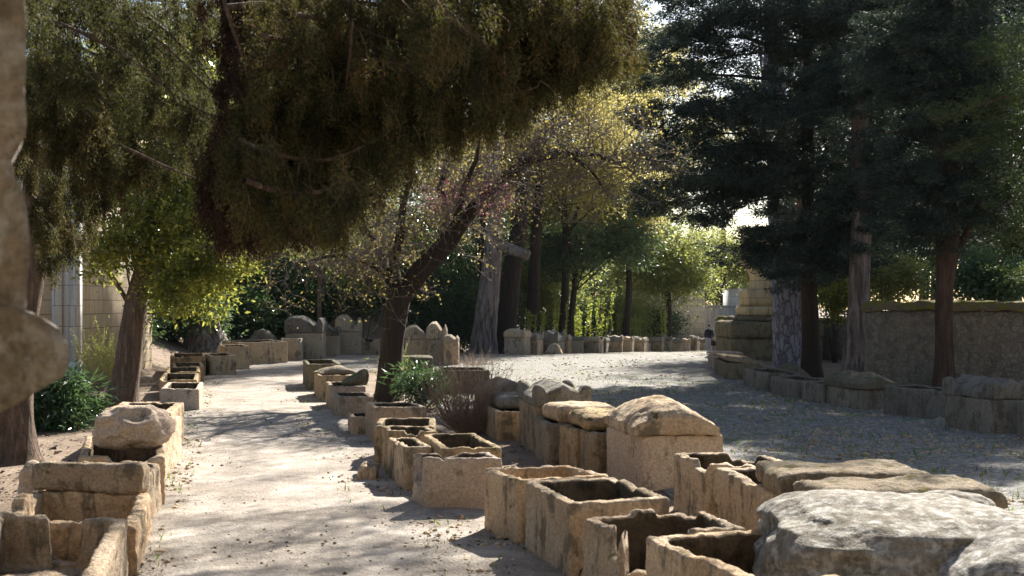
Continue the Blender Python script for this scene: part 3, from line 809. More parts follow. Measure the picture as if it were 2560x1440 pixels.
# --- boulder on the left chest and scattered rocks
def boulder(label, c, r, mat, seed, hollow=None, name='boulder', flat=0.6):
    n1, n2 = (150, 90) if name == 'lichen_rock' else (70, 44)
    th = np.linspace(0, 2 * np.pi, n1, endpoint=False); ph = np.linspace(-np.pi / 2, np.pi / 2, n2)
    A, B = np.meshgrid(th, ph)
    d = np.stack([np.cos(A) * np.cos(B), np.sin(A) * np.cos(B), np.sin(B)], -1)
    d = np.sign(d) * np.abs(d) ** flat
    kk_ = 0.72 if name == 'lichen_rock' else 1
    k = 1 + kk_ * (0.14 * fbm(d, 1.3, 2, seed) - 0.16 * np.abs(fbm(d, 1.7, 2, seed + 3)) + 0.035 * fbm(d, 6, 4, seed + 1) + 0.08)
    if hollow is not None:
        hd = np.array(hollow, float); hd /= np.linalg.norm(hd)
        dn = d / np.linalg.norm(d, axis=-1)[..., None]
        k -= 0.34 * np.exp(-((1 - (dn * hd).sum(-1)) / 0.05) ** 2)
    V = (d * k[..., None] * np.array(r) + np.array(c)).reshape(-1, 3)
    i = np.arange(n2 - 1)[:, None] * n1; j = np.arange(n1)[None]; j2 = (j + 1) % n1
    Q = np.stack([i + j, i + j2, i + n1 + j2, i + n1 + j], -1).reshape(-1, 4)
    o = mk(name, V, Q, M[mat], loc=(c[0], c[1], c[2] - r[2]))
    return tag(o, label, 'boulder')
boulder('huge rounded rock with white lichen in the lower right corner', (3.38, 10.7, 0.68), (1.16, 1.25, 0.46), 'lichen', 73, name='lichen_rock', flat=0.72)
boulder('second huge lichen rock, cut off by the bottom right corner', (4.75, 9.75, 0.60), (1.45, 1.35, 0.50), 'lichen', 79, name='lichen_rock', flat=0.75)
boulder('small humped lichen rock poking up behind the two huge ones', (4.42, 12.0, 0.78), (0.40, 0.36, 0.22), 'lichen', 76, name='lichen_rock', flat=0.8)
boulder('big pale boulder with a scooped hollow lying on a chest by the path', (-5.72, 18.15, 1.0), (0.53, 0.5, 0.31), 'pale', 41, hollow=(0.35, -0.75, 0.75), flat=0.7)
boulder('small pale rock wedged between chests below the pale boulder', (-6.3, 16.0, 0.35), (0.22, 0.3, 0.4), 'pale', 43, name='rock')
boulder('brown stone on the ground behind the pinkish trough', (0.62, 19.2, 0.12), (0.22, 0.2, 0.15), 'grey', 44, name='rock')
boulder('little stone at the foot of the wavy rimmed trough', (-2.35, 19.7, 0.10), (0.16, 0.25, 0.17), 'warm', 45, name='rock')
boulder('low rock by the tuft of sword leaves', (-8.15, 27.6, 0.15), (0.4, 0.3, 0.25), 'pale', 46, name='rock')

# ------------------------------------------------------------------ gate jamb at the left picture edge
def jamb():
    D = 4.0
    p = thing('gate_jamb', (-1.95, D, 0), 'blurred weathered stone gate jamb with a projecting block at the left edge', 'gate jamb')
    # shaft: uneven courses
    xl = -2.5
    edge = [(-0.6, -1.062), (780, -1.062)]
    rows = 60
    zs = np.linspace(2.855, 5.6, rows)
    def xr(z):
        v = HV + (H - z) / D * F
        u = np.interp(v, [-900, 0, 200, 340, 395, 420, 470, 640, 780, 800], [62, 62, 66, 60, 28, 22, 50, 72, 68, 64])
        return (u - 1280) / F * D
    ys_ = np.linspace(D, D + 0.5, 12)
    V = []
    per = [(0, y) for y in np.linspace(0, 1, 9)] 
    ring = [(s_, 0.0) for s_ in np.linspace(0, 1, 14)] + [(1.0, t_) for t_ in np.linspace(0.08, 1, 10)] + [(s_, 1.0) for s_ in np.linspace(0.9, 0, 8)] + [(0.0, t_) for t_ in np.linspace(0.9, 0.1, 6)]
    ring = np.array(ring)
    for z in zs:
        b = xr(z)
        yy = D + 0.45 * ring[:, 1]
        V.append(np.stack([(xl + (b - xl) * ring[:, 0]) * (yy / D) ** 1.1, yy, np.full(len(ring), z)], -1))
    V = np.array(V); n = len(ring)
    V = vdisp(V.reshape(-1, 3), 0.012, 6, 4, 3)
    i = np.arange(rows - 1)[:, None] * n; j = np.arange(n)[None]; j2 = (j + 1) % n
    mk('shaft', V, np.stack([i + j, i + j2, i + n + j2, i + n + j], -1).reshape(-1, 4), M['jamb'], parent=p)
    # projecting block tapering underneath
    rows2 = 26
    V = []
    for z in np.linspace(2.53, 2.885, rows2):
        v = HV + (H - z) / D * F
        u = np.interp(v, [765, 785, 820, 860, 910, 940, 1020, 1040], [20, 90, 145, 166, 170, 155, 10, -20])
        b = (u - 1280) / F * D
        yy = D - 0.06 + 0.6 * ring[:, 1]
        V.append(np.stack([(xl + (b - xl) * ring[:, 0]) * (yy / D) ** 1.1, yy, np.full(n, z)], -1))
    V = vdisp(np.array(V).reshape(-1, 3), 0.006, 10, 4, 8)
    i = np.arange(rows2 - 1)[:, None] * n
    Q = np.stack([i + j, i + j2, i + n + j2, i + n + j], -1).reshape(-1, 4)
    mk('projecting_block', V, Q, M['jamb'], parent=p)
    m = MB(); m.box(-3.0, -2.1, D, D + 0.5, -0.1, 2.56)
    m.build('pier', M['jamb'], p)
jamb()

# ------------------------------------------------------------------ walls and buildings
def lumpy_wall(name, label, p0, p1, thick, zt, mat, cap_mat, caph=0.28, z0=-0.1):
    p0 = np.array(p0, float); p1 = np.array(p1, float)
    L = np.linalg.norm(p1 - p0); d = (p1 - p0) / L; nrm = np.array([-d[1], d[0]])
    t = thing(name, ((p0[0] + p1[0]) / 2, (p0[1] + p1[1]) / 2, 0), label, 'wall')
    q = (p0 + nrm * thick, p1 + nrm * thick, p1, p0)
    V, Q = block_mesh(q, z0, lambda u, v: zt - caph - z0 + 0 * u, 0.03, step=0.25, seed=61, rnd=0.02)
    mk('masonry', V, Q, M[mat], parent=t)
    q2 = (p0 + nrm * (thick + 0.12) - d * 0.1, p1 + nrm * (thick + 0.12), p1 - nrm * 0.12, p0 - nrm * 0.12 - d * 0.1)
    V, Q = block_mesh(q2, zt - caph + 0.003, lambda u, v: caph * (0.55 + 0.55 * np.sqrt(np.clip(1 - (2 * v - 1) ** 2, 0, 1))) + 0.05 * fbm(np.stack([u * L, v, 0 * u], -1), 1.2, 3, 2), 0.04, step=0.12, seed=65, rnd=0.08)
    mk('coping', V, Q, M[cap_mat], parent=t)
M['wallmoss'] = stone_mat('coping_moss', (0.13, 0.11, 0.075), (0.20, 0.165, 0.11), dark_amt=0.5, moss_amt=0.95, moss=(0.11, 0.10, 0.02))
lumpy_wall('rubble_wall', 'long rubble stone wall with rounded mossy coping on the right', (11.35, 38.5), (24, 35.5), 0.5, 2.92, 'rubble', 'wallmoss')
lumpy_wall('garden_wall', 'lower yellowish wall seen between the trunks on the right', (11.2, 66), (20, 58), 0.5, 2.1, 'rubble', 'wallmoss', 0.2)

def monument():
    cx, cy = 13.3, 62.5
    t = thing('stone_monument', (cx, cy, 0), 'stepped monument with yellow ashlar pedestal on dark mossy blocks behind the pine', 'monument')
    def blk(name, hw, z0, z1, mat, rnd=0.03, rough=0.012, off=0):
        q = tuple(np.array(p) for p in ((cx - hw, cy + hw + off), (cx + hw, cy + hw + off), (cx + hw, cy - hw + off), (cx - hw, cy - hw + off)))
        V, Q = block_mesh(q, z0, lambda u, v: z1 - z0 + 0 * u, rough, step=0.2, seed=int(z1 * 10), rnd=rnd)
        return mk(name, V, Q, M[mat], parent=t)
    blk('base_block', 2.28, -0.1, 1.14, 'mossblock', 0.05, 0.03)
    blk('base_block', 2.34, 1.145, 1.96, 'mossblock', 0.05, 0.03)
    blk('base_step', 1.78, 1.965, 2.22, 'mossblock', 0.05, 0.02)
    blk('plinth', 1.38, 2.225, 2.74, 'yellow')
    blk('pedestal', 1.24, 2.745, 3.62, 'yellow')
    # necked shaft flaring to a capital, lathed square-ish
    prof = [(3.625, 0.95), (3.72, 0.9), (4.1, 0.86), (4.35, 0.88), (4.6, 1.0), (4.85, 1.25), (5.0, 1.38), (5.35, 1.45), (5.4, 1.3), (6.6, 1.3)]
    V = []; nseg = 32
    a = np.arange(nseg) / nseg * 2 * np.pi
    sq = 1 / np.maximum(np.abs(np.cos(a)), np.abs(np.sin(a)))
    for z, r in prof:
        V.append(np.stack([cx + r * np.cos(a) * (0.35 + 0.65 * sq), cy + r * np.sin(a) * (0.35 + 0.65 * sq), np.full(nseg, z)], -1))
    V = np.array(V).reshape(-1, 3)
    i = np.arange(len(prof) - 1)[:, None] * nseg; j = np.arange(nseg)[None]; j2 = (j + 1) % nseg
    Q = np.stack([i + j, i + j2, i + nseg + j2, i + nseg + j], -1).reshape(-1, 4)
    V = np.concatenate([V, [[cx, cy, 6.7]]])
    Tt = np.array([((len(prof) - 1) * nseg + k, (len(prof) - 1) * nseg + (k + 1) % nseg, len(V) - 1) for k in range(nseg)])
    mk('capital', V, [Q, Tt], M['yellow'], parent=t, smooth=False)
monument()

def facade():
    # pale building at the left, seen between trunk and shrubs
    D = 41.0
    t = thing('building', (-16.5, D, 0), 'cream stone building front with tall white pilasters behind the left shrubs', 'building')
    m = MB(); m.box(-26, -15.0, D, D + 9, -0.1, 9.0); m.build('wall', M['cream'], t, smooth=False)
    for x0, x1, pr in ((-15.62, -15.30, 0.28), (-15.28, -15.0, 0.16), (-14.98, -14.72, 0.30), (-20.2, -19.8, 0.28)):
        m = MB(); m.box(x0, x1, D - pr, D + 0.1, -0.1, 8.6)
        m.box(x0 - 0.06, x1 + 0.06, D - pr - 0.06, D - 0.002, -0.12, 0.9)
        m.build('pilaster', M['whitewall'], t, smooth=False)
    m = MB(); m.box(-26.2, -14.6, D - 0.5, D + 9.2, 9.003, 9.5); m.build('cornice', M['cream'], t, smooth=False)
    m = MB(); m.box(-18.6, -17.2, D - 0.05, D - 0.004, 0, 3.4); m.build('door', M['bark_dark'], t, smooth=False)
facade()
def church():
    t = thing('added_church_front', (0, -4, 0), 'high unseen church front added behind the viewer to block sky light', 'building')
    m = MB(); m.box(-24, 24, -12, -4, -0.1, 15); m.build('wall', M['mossblock'], t, smooth=False)  # unseen mass added to cut sky and bounce light from behind
    m = MB(); m.box(-1.2, 1.2, -4.05, -3.98, 0, 3.4); m.build('door', M['bark_dark'], t, smooth=False)
church()
def farwall():
    t = thing('grey_wall', (18.5, 108, -1.4), 'tall blue grey shaded wall closing the end of the avenue', 'wall')
    m = MB(); m.box(17.4, 27, 108, 109, -1.6, 2.55); m.build('masonry', M['greywall'], t, smooth=False)
    m = MB(); m.box(17.35, 27, 107.95, 109.05, 2.555, 2.68); m.build('coping', M['greywall'], t, smooth=False)
    t = thing('pale_building', (21, 112, -1.4), 'small sunlit pale block building rising behind the grey wall', 'building')
    m = MB(); m.box(20.4, 23.2, 111, 116, -1.6, 4.1); m.build('wall', M['whitewall'], t, smooth=False)
    m = MB(); m.box(20.3, 23.3, 110.9, 116.1, 4.103, 4.22); m.build('roof', M['whitewall'], t, smooth=False)
    t = thing('tan_wall', (15.5, 106, -1.4), 'tan stone gable end left of the grey wall behind the shrubs', 'wall')
    m = MB(); m.box(10.0, 17.05, 106, 107, -1.6, 4.6); m.build('masonry', M['cream'], t, smooth=False)
    m = MB(); m.box(9.95, 17.1, 105.95, 107.05, 4.603, 4.75); m.build('coping', M['cream'], t, smooth=False)
farwall()

# ------------------------------------------------------------------ foliage
def leaves(P, d, size, asp=0.45, up=None, seed=0, curl=0.15):
    """diamond leaves; P base points, d directions"""
    r = np.random.default_rng(seed)
    n = len(P)
    d = d / (np.linalg.norm(d, axis=1)[:, None] + 1e-9)
    nr = r.normal(size=(n, 3))
    if up is not None: nr = nr * (1 - up) + np.array([0, 0, 1.0]) * up * 2
    s = np.cross(d, nr); s /= np.linalg.norm(s, axis=1)[:, None] + 1e-9
    nn = np.cross(s, d)
    size = np.broadcast_to(size, (n,))[:, None] * (0.6 + 0.8 * r.random((n, 1)))
    wv = s * size * asp * 0.5
    mid = P + d * size * 0.45 + nn * size * curl * 0.5
    tip = P + d * size
    V = np.stack([P, mid - wv, tip, mid + wv], 1).reshape(-1, 3)
    Q = np.arange(4 * n).reshape(-1, 4)
    return V, Q

def cloud(ells, nclump, nleaf, cr, seed, shell=0.55, flat=0.75, noise=0.25):
    """points clustered in clumps inside ellipsoids (centre, radii, weight)"""
    r = np.random.default_rng(seed)
    wts = np.array([np.prod(e[1]) ** (2 / 3) for e in ells]); wts = wts / wts.sum()
    k = r.choice(len(ells), nclump, p=wts)
    C = np.array([e[0] for e in ells])[k]; Rr = np.array([e[1] for e in ells])[k]
    d = r.normal(size=(nclump, 3)); d /= np.linalg.norm(d, axis=1)[:, None]
    rad = (shell + (1 - shell) * r.random(nclump)) * (1 + noise * r.normal(size=nclump))
    cc = C + d * Rr * rad[:, None]
    cr_ = cr * (0.5 + r.random(nclump))
    idx = np.repeat(np.arange(nclump), nleaf)
    o = r.normal(size=(len(idx), 3)) * np.array([1, 1, flat]) * 0.5
    P = cc[idx] + o * cr_[idx][:, None]
    dirs = o + r.normal(size=o.shape) * 0.5 + np.array([0, 0, -0.15])
    return P, dirs, cc

def trunk(pts, radii, mat, parent, seed=0, seg=16, wob=0.10, step=0.25, name='trunk', flare=0.5, extra=None):
    P = catmull(pts, step)
    s = np.linspace(0, 1, len(P))
    L = np.concatenate([[0], np.cumsum(np.linalg.norm(np.diff(P, axis=0), axis=1))])
    Lp = np.concatenate([[0], np.cumsum(np.linalg.norm(np.diff(np.asarray(pts), axis=0), axis=1))])
    r = np.interp(L / L[-1], Lp / Lp[-1], radii)
    r = r * (1 + flare * np.exp(-L / 0.45))
    m = MB()
    m.tube(P, r, seg, wob=wob, seed=seed, freq=2.2)
    if extra:
        for (ep, er, es) in extra:
            m.tube(catmull(ep, step), np.interp(np.linspace(0, 1, len(catmull(ep, step))), np.linspace(0, 1, len(er)), er), es, wob=wob * 0.7, seed=seed + 1)
    return m.build(name, mat, parent), P, r

def grow(m, p, d, L, r, depth, rnd, tips, bend=0.35, nch=3, seg=4, gravity=0.0, spread=0.9):
    n = 4 if depth > 0 else 3
    P = [p]; dd = d / np.linalg.norm(d)
    for k in range(n):
        dd = dd + rnd.normal(size=3) * bend * 0.5 + np.array([0, 0, gravity])
        dd /= np.linalg.norm(dd)
        P.append(P[-1] + dd * L / n)
    m.tube(np.array(P), np.linspace(r, r * 0.55, n + 1), seg, cap=False)
    if depth == 0:
        tips.append((P[-1], dd)); tips.append((P[-2], dd)); tips.append((P[-3], dd))
        return
    for k in range(nch):
        q = P[rnd.integers(2, n + 1)]
        nd = dd + rnd.normal(size=3) * spread
        grow(m, q, nd, L * (0.55 + 0.25 * rnd.random()), r * 0.55, depth - 1, rnd, tips, bend, nch, max(3, seg - 1), gravity, spread)

def pe(u, v, D, ru, rv, rd):
    """ellipsoid from its place and size in picture terms, at distance D"""
    return (W(u, v, D), np.array((ru / F * D, rd, rv / F * D)))

def tree(name, label, group, base, pts, radii, bark, ells, nclump, nleaf, cr, size, leafm, seed, cat='tree', shell=0.5, asp=0.45, flare=0.5, seg=14, limbs=14, wob=0.1, extra=None, flat=0.75, up=None, twigs=0):
    t = thing(name, (base[0], base[1], float(gz(base[0], base[1]))), label, cat, group)
    _, P, r = trunk(pts, radii, M[bark], t, seed, seg, flare=flare, wob=wob, extra=extra)
    if not ells: return t
    Pl, dl, cc = cloud(ells, nclump, nleaf, cr, seed, shell, flat)
    V, Q = leaves(Pl, dl, size, asp, up, seed)
    mk('crown', V, Q, M[leafm], parent=t, smooth=False)
    m = MB(); rn = np.random.default_rng(seed)
    k0 = int(len(P) * 0.45)
    tips = []
    for c in cc[rn.choice(len(cc), min(limbs, len(cc)), replace=False)]:
        s = P[rn.integers(k0, len(P))]
        mid = (s + c) / 2 + rn.normal(size=3) * 0.08 * np.linalg.norm(c - s) + np.array([0, 0, 0.05 * np.linalg.norm(c - s)])
        C = catmull([s, mid, c], 0.5)
        rr = min(r[k0] * 0.35, 0.02 + 0.012 * np.linalg.norm(c - s))
        m.tube(C, np.linspace(rr, 0.012, len(C)), 5, cap=False)
        for q in range(twigs):
            a = C[rn.integers(len(C) // 2, len(C))]
            grow(m, a, rn.normal(size=3) + np.array([0, 0, .3]), cr * 1.5, 0.012, 1, rn, tips, seg=3)
    m.build('limb', M[bark], t)
    return t

def gp(u, v):      # ground point seen at a picture place
    x, y = T(u, v, 0.0)
    return np.array((x, y, 0.0))

# ---- the judas tree in the middle
def judas():
    D = 35.6
    base = W(972, 1003, D); base[2] = -0.15
    t = thing('judas_tree', (base[0], base[1], 0), 'dark leaning forked tree with bare twiggy crown and pink buds by the dry bush', 'tree')
    f = lambda u, v, dd=0: W(u, v, D + dd)
    fork = f(1000, 720)
    limbs = [
        ([base, f(975, 940), f(985, 840), fork], [0.40, 0.36, 0.33, 0.36], 16),
        ([f(994, 760), f(1050, 680), f(1110, 615), f(1175, 530), f(1250, 455), f(1330, 400, -.5), f(1420, 385, -1), f(1500, 392, -1), f(1590, 430, -1.5)], [0.30, 0.30, 0.27, 0.2, 0.15, 0.12, 0.09, 0.06, 0.02], 12),
        ([f(988, 750), f(975, 690), f(955, 640, 1), f(930, 590, 1), f(880, 560, 1.5), f(820, 545, 2)], [0.22, 0.17, 0.13, 0.1, 0.06, 0.02], 8),
        ([f(992, 745), f(985, 660), f(1000, 590, -1), f(1010, 500, -1), f(1040, 420, -1.5)], [0.2, 0.15, 0.12, 0.09, 0.04], 8),
        ([f(1110, 615), f(1120, 540, 1), f(1100, 470, 1), f(1120, 400, 1.5), f(1105, 340, 2)], [0.2, 0.16, 0.13, 0.08, 0.03], 8),
        ([f(1135, 580), f(1160, 470, -1), f(1190, 400, -1), f(1200, 330, -1)], [0.15, 0.1, 0.07, 0.03], 8),
        ([f(975, 690), f(900, 650, -1), f(830, 640, -1.5), f(740, 660, -2), f(690, 640, -2)], [0.1, 0.08, 0.05, 0.03, 0.015], 6),
        ([f(1420, 385, -1), f(1480, 430, -1), f(1520, 490, -.5)], [0.07, 0.04, 0.015], 6),
        ([f(1330, 400, -.5), f(1350, 340, 0), f(1420, 300, 1)], [0.07, 0.04, 0.015], 6),
    ]
    m = MB()
    for P, r, sg in limbs[:1]:
        C = catmull(P, 0.3); m.tube(C, np.interp(np.linspace(0, 1, len(C)), np.linspace(0, 1, len(r)), r) * (1 + 0.35 * np.exp(-np.linspace(0, 1, len(C)) * 9)), sg, wob=0.16, seed=4)
    m.build('trunk', M['bark_dark'], t)
    rn = np.random.default_rng(12)
    tips = []
    tw = MB()
    for li, (P, r, sg) in enumerate(limbs[1:]):
        m = MB(); C = catmull(P, 0.3)
        rr = np.interp(np.linspace(0, 1, len(C)), np.linspace(0, 1, len(r)), r)
        m.tube(C, rr, sg, wob=0.16, seed=li)
        m.build('limb', M['bark_dark'], t)
        k0 = len(C) // 4
        for k in range(int(len(C) * 2.4)):
            i = rn.integers(k0, len(C))
            grow(tw, C[i], rn.normal(size=3) * np.array([1, 1, 0.8]) + np.array([0, 0, 0.35]), 0.9 + 0.7 * rn.random(), 0.022, 2, rn, tips, bend=0.7, nch=4, seg=4, spread=0.8)
    tw.build('twigs', M['twig'], t)
    tp = np.array([p for p, _ in tips]); td = np.array([d for _, d in tips])
    sel = rn.random(len(tp)) < 0.8
    # more leaf towards the right, as in spring
    V, Q = leaves(tp[sel] + rn.normal(size=(sel.sum(), 3)) * 0.04, td[sel] + rn.normal(size=(sel.sum(), 3)), 0.075, 0.75, None, 3)
    mk('spring_leaves', V, Q, M['bud'], parent=t, smooth=False)
    pk = W(1150, 500, D)
    dd = np.abs(tp - pk); sel = (dd[:, 0] < 1.6) & (dd[:, 2] < 0.5)
    idx = np.where(sel)[0]
    if len(idx):
        idx = np.repeat(idx, 2)[::1]
        V, Q = leaves(tp[idx] + rn.normal(size=(len(idx), 3)) * 0.08, rn.normal(size=(len(idx), 3)), 0.036, 0.8, None, 5)
        mk('blossom', V, Q, M['pink'], parent=t, smooth=False)
judas()

# ---- laurel with leaning trunk on the left
D = 34.5
b0 = gp(300, 1010)
tree('laurel_tree', 'glossy yellow green laurel with a leaning reddish trunk beside the left row', None, b0,
     [b0 + [0, 0, -0.1], W(318, 920, D), W(330, 830, D), W(345, 740, D), W(362, 660, D), W(370, 560, D), W(380, 460, D)], [0.42, 0.36, 0.34, 0.31, 0.26, 0.2, 0.1], 'bark_red',
     [pe(420, 560, 34, 230, 90, 1.9), pe(300, 640, 34, 110, 60, 1.4), pe(480, 690, 34, 90, 85, 1.2), pe(560, 640, 34.5, 90, 60, 1.1), pe(350, 450, 35, 200, 110, 1.8), pe(520, 440, 35, 120, 110, 1.6), pe(420, 740, 34, 60, 60, 0.8), pe(560, 330, 35, 150, 120, 1.6), pe(330, 250, 35.5, 200, 120, 1.8)],
     620, 75, 0.42, 0.15, 'laurel', 21, shell=0.35, limbs=26, flare=0.35)

# ---- big cypress at the left edge: trunk and hanging branches over the path
DAPPLE_LIMBS = [(3.2, 27.5, 11.2, 2.2, 1.8, 40), (5.6, 30.0, 12.2, 1.8, 1.8, 40), (2.6, 33, 12.8, 2.0, 2.0, 20)]
def hanging():
    b = gp(30, 1155); b[2] = 0
    t = thing('hanging_cypress', (b[0], b[1], 0), 'old cypress at the left edge whose drooping branches hang over the path', 'tree')
    D = 21.9
    trunk([b + [0.0, 0, -0.1], W(35, 1050, D), W(40, 900, D), W(60, 760, D), W(85, 600, D), W(100, 400, D), W(120, 200, D), W(150, -100, D), W(200, -500, D)],
          [0.42, 0.34, 0.29, 0.27, 0.25, 0.24, 0.22, 0.2, 0.15], M['bark_red'], t, 5, 18, 0.12, flare=0.45)
    # great limbs reaching out above the frame and down into it
    D2 = 11.5
    limbs = [
        [W(130, 100, 21.5), W(150, -250, 18), W(400, -450, 14), W(800, -350, 12), W(1150, -200, 11.5), W(1350, -60, 11.5), W(1480, 60, 11.5)],
        [W(400, -450, 14), W(520, -200, 12.5), W(560, 0, 12), W(600, 120, 12), W(640, 260, 12), W(700, 420, 12)],
        [W(800, -350, 12), W(850, -120, 11.5), W(880, 60, 11), W(860, 250, 11.3)],
        [W(1150, -200, 11.5), W(1150, 0, 11.8), W(1100, 120, 12), W(1050, 220, 12)],
        [W(150, -250, 18), W(220, -120, 16), W(300, 20, 15), W(420, 120, 14), W(540, 240, 14)],
        [W(150, -250, 18), W(180, 100, 17), W(220, 300, 16), W(380, 400, 15), W(500, 450, 15)],
        [W(560, 20, 12), W(700, 10, 12.3), W(800, 60, 12.5)],
    ]
    for k, L in enumerate(limbs):
        C = catmull(L, 0.3); m = MB()
        m.tube(C, np.linspace(0.09 if k == 0 else 0.04, 0.012, len(C)), 8, wob=0.1, seed=k)
        m.build('limb', M['bark_red'], t)
    # added unseen limbs above the picture, placed to dapple sunlight on the path
    rq = np.random.default_rng(91); hp = []; hd = []; m = MB()
    for (cx, cy, cz, rx, ry, nn) in DAPPLE_LIMBS:
        s0 = W(150, -500, 21.9)
        C = catmull([s0, (s0 + np.array([cx, cy, cz])) / 2 + [0, 0, 0.8], [cx, cy, cz]], 0.5)
        m.tube(C, np.linspace(0.12, 0.03, len(C)), 6)
        for k in range(nn):
            c = np.array([cx + rq.normal() * rx * 1.15, cy + rq.normal() * ry * 1.15, cz + rq.normal() * 0.35])
            c[2] = max(c[2], 3.7 + 0.2523 * c[1] )
            e = c + rq.normal(size=3) * [0.5, 0.5, 0.15]
            m.tube(catmull([C[rq.integers(len(C) // 2, len(C))], c, e], 0.5), 0.012, 3, cap=False)
            o = rq.normal(size=(90, 3)) * [0.30, 0.30, 0.12]
            hp.append(c + o); hd.append(o + rq.normal(size=(90, 3)) * 0.2)
    m.build('limb', M['bark_red'], t)
    V, Q = leaves(np.concatenate(hp), np.concatenate(hd), 0.16, 0.3, None, 77)
    mk('foliage', V, Q, M['juniper'], parent=t, smooth=False)
    rn = np.random.default_rng(33)
    bot = lambda u: np.interp(u, [40, 100, 150, 200, 260, 330, 400, 470, 520, 545, 600, 650, 700, 800, 850, 900, 1000, 1100, 1200, 1250, 1350, 1450, 1530],
                              [500, 640, 680, 620, 540, 470, 430, 520, 590, 600, 585, 600, 600, 585, 560, 500, 410, 350, 335, 300, 240, 215, 160])
    def sprays(n, urange, drange, name, mat, leafn, size, seed, vtop=-250, lenr=(0.35, 0.8), keep=None, strand=0.0, width=0.11, side=0.25):
        r = np.random.default_rng(seed)
        Pn = []; Dn = []; tw = MB()
        c = 0
        for _ in range(n * 4):
            if c >= n: break
            u = r.uniform(*urange)
            L = r.uniform(*lenr)
            Dd = r.uniform(*drange)
            vb = bot(u) + r.normal() * 14
            v = vtop + (vb - vtop) * r.random() ** 0.75
            cl = float(fbm(np.array([[u / 105, v / 130, Dd * 0.5]]), 1.0, 2, 40 + seed)[0])
            if cl < 0.06 - 0.5 * max(0, (v - vb + 60) / 60): continue
            if keep is not None and not keep(u, v, r): continue
            c += 1
            p = W(u, v, Dd)                       # lower tip
            out = np.array([r.normal() * side, r.normal() * side, 0])
            s = p + np.array([0, 0, L]) - out * L
            k = np.linspace(0, 1, 7)[:, None]
            C = s + (p - s) * k + np.array([0, 0, 1.0]) * (0.12 * L * np.sin(k * np.pi)) 
            tw.tube(C, np.linspace(0.006, 0.002, 7), 3, cap=False)
            tt = r.random(leafn) ** 0.8
            base = s + (p - s) * tt[:, None] + np.array([0, 0, 1.0]) * (0.12 * L * np.sin(tt * np.pi))[:, None]
            wv = width * (0.35 + np.sin(np.clip(tt, 0, 1) * np.pi * 0.9)) 
            off = r.normal(size=(leafn, 3)) * np.array([1, 1, 0.5]) * wv[:, None]
            Pn.append(base + off)
            dn = (p - s) / L
            Dn.append(off / width * 0.5 + dn + r.normal(size=(leafn, 3)) * 0.35)
        P = np.concatenate(Pn); Dv = np.concatenate(Dn)
        V, Q = leaves(P, Dv, size, 0.22, None, seed)
        o = mk(name, V, Q, M[mat], parent=t, smooth=False)
        tw.build('twigs', M['bark_red'], t)
        return o
    def boughs(lines, drange, mat, per_m, nleaf, size, seed, tuft=(0.13, 0.28), hang=(0.15, 0.75), fork=0.5):
        r = np.random.default_rng(seed); Pn = []; Dn = []; tw = MB(); bm = MB()
        for L in lines:
            D0 = r.uniform(*drange)
            C = catmull([W(u, v, D0 + r.normal() * 0.25) for u, v in L], 0.12)
            bm.tube(C, np.linspace(0.03, 0.008, len(C)), 5, cap=False)
            Lm = np.linalg.norm(np.diff(C, axis=0), axis=1).sum()
            for k in range(int(Lm * per_m)):
                a = C[r.integers(0, len(C))] + r.normal(size=3) * [0.12, 0.3, 0.05]
                h = r.uniform(*hang)
                px = 1280 + a[0] / a[1] * F
                zb = H - (float(bot(px)) - HV) / F * a[1]
                h = min(h, max(0.1, a[2] - zb + r.normal() * 0.04))
                e = a + np.array([r.normal() * 0.16 + 0.05, r.normal() * 0.16, -h])
                kk = np.linspace(0, 1, 5)[:, None]
                Q_ = a + (e - a) * kk + np.array([0.08, 0, 0]) * np.sin(kk * np.pi)
                tw.tube(Q_, np.linspace(0.006, 0.002, 5), 3, cap=False)
                nt_ = max(1, int(h / 0.16))
                for q in range(nt_):
                    c = Q_[0] + (Q_[-1] - Q_[0]) * ((q + r.random()) / nt_)
                    rad = r.uniform(*tuft)
                    o = r.normal(size=(nleaf, 3)); o *= (r.random((nleaf, 1)) ** 0.5) / np.linalg.norm(o, axis=1)[:, None]
                    o *= rad * np.array([0.42, 0.42, 0.9])
                    dn = o / rad * 0.5 + np.array([0.1, 0, -0.9])
                    Pn.append(c + o - [0, 0, rad * 0.3]); Dn.append(dn + r.normal(size=(nleaf, 3)) * 0.7)
        V, Q = leaves(np.concatenate(Pn), np.concatenate(Dn), size, 0.24, None, seed)
        mk('foliage', V, Q, M[mat], parent=t, smooth=False)
        tw.build('twigs', M['bark_red'], t); bm.build('branch', M['bark_red'], t)
    right = [[(900, -160), (1150, -120), (1350, -60), (1530, 30)], [(620, -40), (800, -10), (1000, 20), (1200, 40), (1400, 60), (1500, 90)], [(650, 90), (850, 130), (1050, 170), (1250, 170), (1400, 130)],
             [(620, 230), (750, 280), (900, 300), (1050, 260), (1200, 210)], [(600, 350), (700, 390), (820, 400), (920, 360), (1020, 300)], [(610, 450), (700, 480), (800, 480), (870, 440)],
             [(1000, -60), (1120, 40), (1220, 120), (1300, 200)], [(1250, -60), (1380, 40), (1450, 100), (1520, 150)], [(700, 30), (860, 60), (1000, 110)], [(760, 160), (900, 210), (1060, 240)]]
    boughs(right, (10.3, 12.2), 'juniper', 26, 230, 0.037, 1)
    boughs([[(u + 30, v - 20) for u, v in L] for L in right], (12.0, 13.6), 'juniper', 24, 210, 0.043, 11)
    dark = [[(590, -80), (640, 60), (660, 160)], [(600, 60), (700, 120), (850, 150)], [(600, 180), (720, 230), (860, 240)], [(595, 300), (700, 330), (840, 330)], [(640, -80), (760, -20), (900, 0)], [(560, 330), (575, 430), (580, 480)], [(600, 400), (680, 430), (800, 430)], [(680, 0), (760, 120), (900, 200)]]
